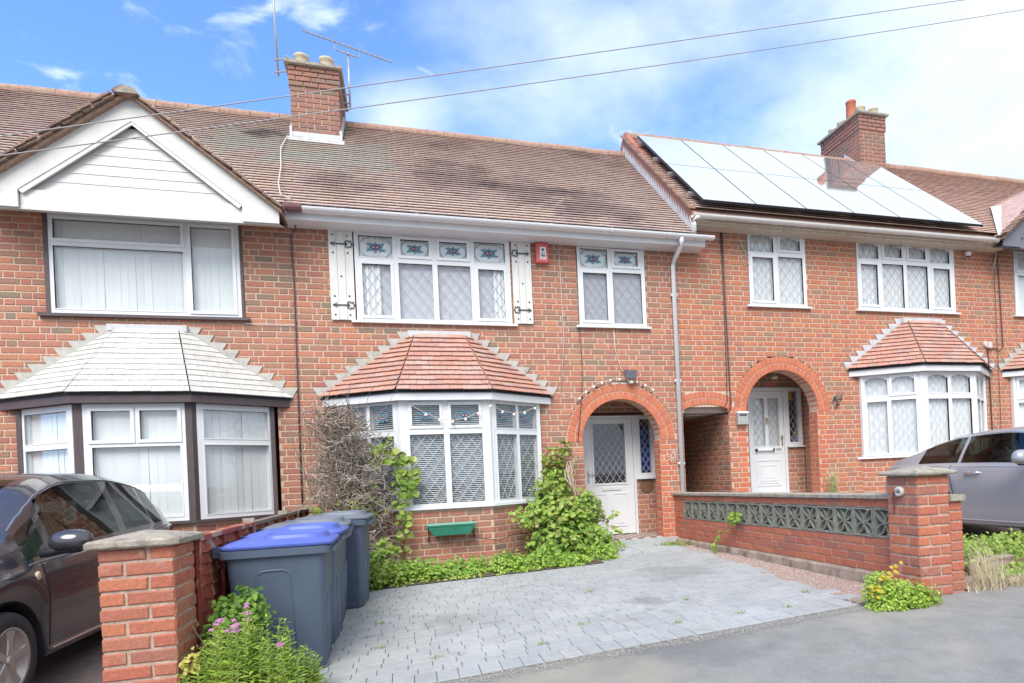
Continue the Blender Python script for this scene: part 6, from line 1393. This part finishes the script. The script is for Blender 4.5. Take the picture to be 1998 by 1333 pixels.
# ------------------------------------------------------------------ plants
def leaf_into(b, p, nrm, d_, l, w, r):
    """a folded six-point leaf"""
    n = Vector(nrm).normalized(); d_ = Vector(d_); d_ = (d_ - n * d_.dot(n))
    if d_.length < 1e-4: d_ = n.orthogonal()
    d_.normalize(); s = n.cross(d_); p = Vector(p); fo = r.uniform(.05, .25) * w; dr = r.uniform(0, .25) * l
    v = [p, p + d_ * l * .35 + s * w * .5 + n * fo, p + d_ * l * .75 + s * w * .36 + n * (fo - dr * .4), p + d_ * l - n * dr, p + d_ * l * .75 - s * w * .36 + n * (fo - dr * .4), p + d_ * l * .35 - s * w * .5 + n * fo, p + d_ * l * .5 - n * dr * .2]
    b.add([tuple(q) for q in v], [(0, 1, 2, 6), (6, 2, 3), (6, 3, 4), (0, 6, 4, 5)])
def foliage(name, pts, l, w, m, parent, seed, out=None, up=.5, clump=None, **kw):
    r = random.Random(seed); b = MB()
    for (x, y, z) in pts:
        c = clump((x, y, z)) if clump else 0; b.tint = min(max(r.gauss(.5 + c, .22), 0), 1)
        o = Vector(out((x, y, z))) if out else Vector((0, -1, .5)); n = o.normalized() * .9 + Vector((r.gauss(0, .45), r.gauss(0, .45), r.gauss(up, .35))); k = r.uniform(.6, 1.15)
        leaf_into(b, (x, y, z), n, (r.gauss(0, 1), r.gauss(0, 1), r.gauss(-.5, .6)), l * k, w * k, r)
    kw.setdefault('kind', 'stuff')
    return b.build(name, m, parent, fix=False, **kw)
def blob_pts(n, blobs, r, shell=.55):
    P = []
    ws = [a[3] * a[4] * a[5] for a in blobs]; tot = sum(ws)
    for (cx_, cy, cz, rx, ry, rz_), w_ in zip(blobs, ws):
        for _ in range(int(n * w_ / tot)):
            d_ = Vector((r.gauss(0, 1), r.gauss(0, 1), r.gauss(0, 1))).normalized(); q = shell + (1 - shell) * r.random() ** .6; nz = 1 + .25 * noise.noise(Vector((cx_ + d_.x * 3, cy + d_.y * 3, cz + d_.z * 3)))
            z = cz + d_.z * rz_ * q * nz; x = cx_ + d_.x * rx * q * nz; y = cy + d_.y * ry * q * nz
            if z > gz(x, y) + .01: P.append((x, y, z))
    return P
def clumpf(s): return lambda p: .55 * noise.noise(Vector(p) * s)
rv = random.Random(77)
# climber beside the porch
cl = thing('climbing_vine', 'leafy climbing vine with twisted bare stems beside the white front door', 'vine', (2.2, 8.7, .35))
bl = [(2.30, 8.40, .58, .42, .34, .30), (2.12, 8.52, .85, .42, .30, .34), (1.98, 8.68, 1.22, .30, .24, .36), (2.08, 8.86, 1.62, .20, .14, .32), (2.38, 8.46, 1.02, .26, .22, .28), (1.72, 8.50, .95, .30, .14, .22), (2.62, 8.30, .47, .22, .24, .16), (2.20, 8.92, 1.88, .15, .09, .16), (1.78, 8.42, .55, .28, .26, .22)]
foliage('foliage', blob_pts(2300, bl, rv), .085, .070, M['leaf'], cl, 1, out=lambda p: (p[0] - 2.15, p[1] - 9.0, .25), clump=clumpf(3.5))
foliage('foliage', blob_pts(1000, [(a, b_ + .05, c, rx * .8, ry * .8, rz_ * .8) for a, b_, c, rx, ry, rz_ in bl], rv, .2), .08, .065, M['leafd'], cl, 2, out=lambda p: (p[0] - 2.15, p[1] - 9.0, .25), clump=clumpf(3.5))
for q in range(7):
    r = random.Random(q); p = Vector((2.30 + r.uniform(-.06, .06), 8.72 + r.uniform(-.05, .03), .35)); P = [p.copy()]
    tgt = [(2.22, 8.55, .8), (2.30, 8.52, 1.15), (2.18, 8.52, 1.45), (2.28, 8.78, 1.68), (2.50, 8.92, 1.76)]
    for tx, ty, tz in tgt[:5 if q < 3 else 4]:
        for k in (.5, 1.): P.append(P[-1].lerp(Vector((tx + r.uniform(-.07, .07), ty + r.uniform(-.04, .04), tz + r.uniform(-.05, .05))), k if k == 1. else .55) + Vector((r.uniform(-.02, .02), r.uniform(-.02, .02), 0)))
    b = MB(); b.tube(P, [.020 - .0012 * i for i in range(len(P))], 6); b.build('stem', M['bark'], cl, smooth=True)
for (pp, q) in (((2.50, 8.5, .8), (2.78, 8.4, .95)), ((2.45, 8.5, 1.0), (2.85, 8.45, .70)), ((1.75, 8.45, .9), (1.32, 8.36, 1.02)), ((1.72, 8.4, .75), (1.48, 8.32, .92))):
    P = [Vector(pp).lerp(Vector(q), t / 6) + Vector((0, 0, .05 * math.sin(t))) for t in range(7)]; b = MB(); b.tube(P, .004, 4); b.build('stem', M['stem'], cl)
    foliage('foliage', [tuple(p + Vector((rv.uniform(-.04, .04), rv.uniform(-.03, .03), rv.uniform(-.03, .04)))) for p in P for _ in range(4)], .075, .06, M['leaf'], cl, 3, clump=clumpf(3))
# weeds along the foot of the bay
bl = []
for i in range(24):
    x = -.55 + i * .135 + rv.uniform(-.05, .05); h = rv.uniform(.05, .17) * (1.4 if i < 4 else 1); bl.append((x, 7.92 + rv.uniform(-.1, .2), gz(x, 7.9) + h * .4, .17, .24, h))
for i in range(12): x = rv.uniform(-.5, 2.4); bl.append((x, 7.72 + rv.uniform(-.05, .05), gz(x, 7.7) + .02, .15, .12, .06))
P = blob_pts(4600, bl, rv, .3)
foliage('weeds', P, .05, .028, M['leafl'], None, 5, out=lambda p: (0, -.6, .7), up=.6, clump=clumpf(5), label='low leafy weeds spilling over the paving along the foot of the middle bay', cat='weeds')
P = blob_pts(1700, [(a, b_ + .08, c + .03, x, y, z * 1.1) for a, b_, c, x, y, z in bl], rv, .3)
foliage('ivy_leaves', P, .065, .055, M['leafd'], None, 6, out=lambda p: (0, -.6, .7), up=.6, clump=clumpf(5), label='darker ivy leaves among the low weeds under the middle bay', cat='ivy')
# dead twiggy shrub
ds = thing('dead_shrub', 'grey leafless tangle of dead twigs against the left side of the middle bay', 'shrub', (-.8, 8.2, .3)); b = MB(); r = random.Random(9)
for i in range(2800):
    h0 = r.random(); wz = 1 - abs(h0 - .45) * .7; c = Vector((-.66 + .14 * (h0 - .5) * -2 + r.gauss(0, .22) * wz, 8.22 + r.gauss(0, .16), .55 + 1.85 * h0 + r.gauss(0, .05))); d_ = Vector((r.gauss(0, 1), r.gauss(0, .7), r.gauss(.1, .8))).normalized(); P = [c]
    l = r.uniform(.10, .34) / 5; rad = r.choice((.004, .005, .0065, .008))
    for k in range(5): d_ = (d_ + Vector((r.gauss(0, .55), r.gauss(0, .45), r.gauss(0, .5)))).normalized(); P.append(P[-1] + d_ * l)
    b.tint = r.random(); b.tube(P, [rad * (1 - .13 * k) for k in range(6)], 4, False)
for i in range(16):
    c = Vector((-.72 + r.gauss(0, .07), 8.3 + r.gauss(0, .05), .3)); P = [c]; d_ = Vector((r.gauss(0, .12), r.gauss(-.02, .06), 1)).normalized()
    for k in range(10): d_ = (d_ + Vector((r.gauss(0, .16), r.gauss(0, .1), .18))).normalized(); P.append(P[-1] + d_ * .2)
    b.tint = r.random(); b.tube(P, [.012 * (1 - .08 * k) for k in range(11)], 5)
for (a, e) in (((-1.0, 8.35, 2.1), (-1.28, 8.5, 2.42)), ((-.6, 8.3, 2.2), (-.35, 8.2, 2.72)), ((-.7, 8.3, 2.2), (-.62, 8.2, 2.78)), ((-.5, 8.3, 2.2), (-.15, 8.25, 2.58)), ((-1.0, 8.3, 1.3), (-1.28, 8.3, 1.55)), ((-1.1, 8.4, .7), (-1.18, 8.4, 1.45))):
    P = [Vector(a).lerp(Vector(e), t / 6) + Vector((r.uniform(-.02, .02), 0, r.uniform(-.02, .02))) for t in range(7)]; b.tint = .1; b.tube(P, [.007 - .0008 * t for t in range(7)], 5)
b.build('twigs', M['twig'], ds, fix=False, kind='stuff')
foliage('foliage', blob_pts(420, [(-1.05, 8.25, .95, .20, .16, .34), (-.95, 8.1, .8, .2, .12, .2), (-.55, 8.15, 1.25, .3, .15, .25)], rv, .2), .075, .06, M['leaf'], ds, 10, clump=clumpf(4))
# vine strand on the bay
vs_ = thing('vine_strand', 'single leafy vine strand trailing up the left corner of the middle bay', 'vine', (.0, 8.35, .4)); trunk = [(-.12, 8.2, .40), (-.16, 8.3, .62), (-.10, 8.32, .85), (-.08, 8.32, 1.10), (-.02, 8.36, 1.35), (-.06, 8.4, 1.6), (-.15, 8.4, 1.82), (-.34, 8.42, 1.93), (-.52, 8.42, 1.86)]
b = MB(); b.tube(trunk, .006, 5); b.build('stem', M['bark'], vs_); P = []
for i in range(len(trunk) - 1):
    for k in range(15): t = rv.random(); p = Vector(trunk[i]).lerp(Vector(trunk[i + 1]), t); P.append((p.x + rv.gauss(0, .055), p.y - rv.uniform(0, .08), p.z + rv.gauss(0, .05)))
for i in range(34): P.append((rv.uniform(-.02, .12), 8.38, rv.uniform(1.35, 1.85)))
for (px_, pz_2) in ((-.25, 1.95), (-.38, 1.9), (-.1, 1.88), (-.14, 1.5), (.0, 1.45)):
    P += [(px_ + rv.gauss(0, .05), 8.36, pz_2 + rv.gauss(0, .05)) for _ in range(14)]
foliage('foliage', P, .10, .085, M['leaf'], vs_, 12, out=lambda p: (0, -1, .1), up=.2, clump=clumpf(4))
# green weeds right of the bins
foliage('weed_clump', blob_pts(700, [(-.42, 7.65, .50, .16, .18, .24), (-.25, 7.8, .40, .2, .15, .14), (-.30, 7.7, .75, .1, .1, .12)], rv, .3), .06, .045, M['leaf'], None, 13, clump=clumpf(5), label='bright weed clump growing behind the last wheelie bin', cat='weeds')
# front bushes by the left pier
fb = thing('flowering_bush', 'bright green willowherb bush with small pink flowers beside the nearest bin', 'bush', (-.95, 4.2, .15)); b = MB(); tips = []; r = random.Random(15); leafpts = []
for i in range(120):
    x = r.uniform(-1.28, -.60); y = r.uniform(3.86, 4.38); hb_ = .62 - .42 * ((x + 1.02) / .45) ** 2 if x > -1.02 else .62 - .55 * ((x + 1.02) / .34) ** 2
    h = max(.16, hb_ * r.uniform(.72, 1.0)); 
    if i in (3, 11): x, h = -1.0 + .06 * (i % 2), .66
    x0, y0 = x + r.gauss(0, .02), y + r.gauss(0, .02); z0 = gz(x, y); b.tube([(x0, y0, z0), (x0 * .5 + x * .5 + r.gauss(0, .01), y, z0 + h * .5), (x, y, z0 + h)], [.004, .003, .002], 4, False); tips.append((x, y, z0 + h))
    n = int(h / .016)
    for k in range(n):
        t = k / n; z = z0 + h * (.12 + .88 * t); a = k * 1.57 + r.uniform(-.3, .3); leafpts.append((x0 + (x - x0) * t, y0 + (y - y0) * t, z, a, .085 * (1 - .55 * t)))
b.build('stems', M['stem'], fb, fix=False, kind='stuff')
b = MB()
for (x, y, z, a, l) in leafpts:
    b.tint = min(max(r.gauss(.55 + .4 * noise.noise(Vector((x, y, z)) * 6), .2), 0), 1); leaf_into(b, (x, y, z), (-math.cos(a) * .5 + r.gauss(0, .1), -math.sin(a) * .5 + r.gauss(0, .1), 1), (math.cos(a), math.sin(a), .35), l, l * .30, r)
b.build('foliage', M['leafl'], fb, fix=False, kind='stuff')
for i, (x, y, z) in enumerate([t for t in sorted(tips, key=lambda q: -q[2]) if t[2] > .5][:11] + [tips[20], tips[44], tips[71]]):
    b = MB()
    for k in range(r.randint(1, 3)):
        c = Vector((x + r.gauss(0, .012), y + r.gauss(0, .012), z - .012 * k + r.uniform(-.02, .01)))
        for q in range(4): a = q * 1.57 + i; leaf_into(b, c, (0, -.6, 1), (math.cos(a), math.sin(a), .2), .016, .014, r)
    b.build('flower', M['pinkf'], fb, fix=False)
pb = thing('privet_bush', 'darker green bush between the red brown fence and the nearest bin', 'bush', (-1.14, 4.5, .15))
foliage('foliage', blob_pts(1500, [(-1.10, 4.46, .55, .17, .14, .30), (-1.0, 4.44, .72, .12, .10, .16), (-1.18, 4.44, .40, .12, .10, .2)], rv, .35), .05, .032, M['leafd'], pb, 16, clump=clumpf(6))
b = MB(); 
for i in range(8): b.tube([(-1.1 + rv.gauss(0, .03), 4.47, .15), (-1.1 + rv.gauss(0, .1), 4.47 + rv.gauss(0, .06), .7)], .004, 4)
b.build('stems', M['bark'], pb, fix=False)
foliage('foliage', blob_pts(90, [(-1.20, 4.0, .55, .05, .05, .07), (-1.05, 4.02, .45, .06, .05, .05)], rv, .2), .04, .022, mat('yellow_leaf', A(232, 222, 110, .6), .5, .1, trans=.3), pb, 17)
# mound by the right pier with yellow flowers
yb = thing('yellow_flower_plant', 'low mound of fine green leaves with yellow flowers at the foot of the right pier', 'plant', (3.62, 4.0, .36))
foliage('foliage', blob_pts(6500, [(3.62, 3.97, .40, .27, .18, .19), (3.46, 4.0, .50, .13, .11, .17), (3.82, 3.94, .40, .15, .12, .13), (3.50, 3.93, .34, .2, .12, .12), (3.70, 3.92, .36, .22, .12, .12)], rv, .4), .028, .02, M['leafl'], yb, 18, out=lambda p: (p[0] - 3.6, p[1] - 4.1, p[2] - .3), clump=clumpf(9))
for i in range(22):
    x, y, z = rv.uniform(3.33, 3.58), rv.uniform(3.93, 4.02), rv.uniform(.50, .68); z = .46 + (x - 3.33) * .85 + rv.uniform(-.05, .04); b = MB()
    for q in range(5): a = q * 1.256; leaf_into(b, (x, y - .06, z + .06), (0, -.7, .7), (math.cos(a), -.3, math.sin(a)), .02, .017, rv)
    b.build('flower', M['yellowf'], yb, fix=False)
# right-hand verge: weeds, dry grass
foliage('weeds', blob_pts(3800, [(4.95, 4.75, .55, .42, .26, .20), (4.72, 4.65, .62, .2, .2, .22), (5.5, 4.9, .55, .5, .3, .18), (6.2, 5.1, .55, .5, .3, .15), (5.05, 4.28, .42, .3, .14, .1), (5.6, 4.4, .42, .45, .2, .1)], rv, .35), .045, .03, M['leaf'], None, 19, clump=clumpf(6), label='bright ragged weeds on the verge right of the brick stub', cat='weeds')
def grass(name, n, fn, h0, h1, m, label, cat='grass', parent=None, lean=.35, w=.004):
    b = MB(); r = random.Random(len(label))
    for _ in range(n):
        x, y = fn(r); z = gz(x, y); h = r.uniform(h0, h1); a = r.uniform(0, 6.28); l = r.uniform(.2, 1) * lean * h; p = Vector((x, y, z)); q = p + Vector((l * .35 * math.cos(a), l * .35 * math.sin(a), h * .6)); e = p + Vector((l * math.cos(a), l * math.sin(a), h * r.uniform(.75, 1))); s = Vector((-math.sin(a), math.cos(a), 0)) * w
        b.tint = r.random(); b.add([tuple(p - s), tuple(p + s), tuple(q + s * .8), tuple(q - s * .8), tuple(e)], [(0, 1, 2, 3), (3, 2, 4)])
    return b.build(name, m, parent, fix=False, label=label, cat=cat, kind='stuff')
grass('dry_grass', 170, lambda r: (4.52 + abs(r.gauss(0, .16)), 4.10 + r.gauss(0, .05)), .08, .48, M['dry'], 'straw-coloured dry grass against the foot of the brick stub', lean=.9, w=.0025)
grass('dry_grass', 300, lambda r: (4.9 + r.gauss(0, .25), 4.08 + r.gauss(0, .04)), .03, .12, M['dry'], 'short dry grass fringe along the pavement edge right of the pier', lean=1.2)
o = MB(); rd = random.Random(6); o.loft([[(5.25 + dx + rd.uniform(-.02, .02), 4.62 + rd.uniform(-.02, .02) + dy, z) for dx, dy in ((-.28 * s_, -.07 * s_), (.30 * s_, -.05 * s_), (.34 * s_, .07 * s_), (-.25 * s_, .09 * s_))] for s_, z in ((1, .36), (1.02, .50), (.95, .545))]); o.build('stone', M['plinth'], None, label='rough reddish stone half hidden in the verge weeds', cat='stone')
tufts = [(3.30, 4.7), (1.95, 4.45), (2.5, 4.42), (2.9, 4.36), (1.30, 4.85), (.9, 4.5), (-.25, 5.1), (-.28, 5.9), (.15, 4.6), (-.35, 6.4), (2.35, 5.1), (1.7, 6.0)]
for i, (x, y) in enumerate(tufts):
    rr = random.Random(i); grass('grass_tuft', 26, lambda r: (x + rr.gauss(0, .025), y + rr.gauss(0, .012)), .015, .055, M['leaf'], 'tiny grass tuft sprouting from a joint of the grey paving', 'grass tuft', lean=1.4, w=.0025)['group'] = 'grass tufts in the paving joints'
grass('grass_patch', 260, lambda r: (3.72 + r.gauss(0, .13), 8.45 + r.gauss(0, .07)), .03, .12, M['leaf'], 'small green grass patch between the porch step and the low wall', lean=1.)
grass('tall_weed', 60, lambda r: (6.82 + r.gauss(0, .05), 8.85 + r.gauss(0, .02)), .30, .62, M['dry'], 'tall pale seeding weed in front of the right porch', 'weed', lean=.35, w=.006)
foliage('weed_foliage', blob_pts(130, [(6.8, 8.8, 1.15, .07, .04, .24)], rv, .2), .03, .015, M['leaf'], None, 21, label='sparse green leaves on the pale weed by the right porch', cat='weed')
wv = thing('creeper', 'thin leafy creeper growing through the screen blocks of the low wall', 'creeper', (3.98, 7.3, .6)); b = MB(); cr = [(3.99, 7.0, .93), (3.95, 7.05, .86), (3.93, 7.35, .66), (3.90, 7.5, .52), (3.85, 7.4, .44)]; b.tube(cr, .004, 4); b.build('stem', M['stem'], wv)
P = []
for i in range(4):
    for k in range(9): p = Vector(cr[i]).lerp(Vector(cr[i + 1]), rv.random()); P.append((p.x - .01 - rv.uniform(0, .04), p.y + rv.gauss(0, .035), p.z + rv.gauss(0, .025)))
foliage('foliage', P + [(3.93, 7.0 + rv.gauss(0, .05), .90 + rv.gauss(0, .035)) for _ in range(16)], .07, .05, M['leaf'], wv, 23, out=lambda p: (-1, -.3, .2), up=.2)
bpy.context.view_layer.update()
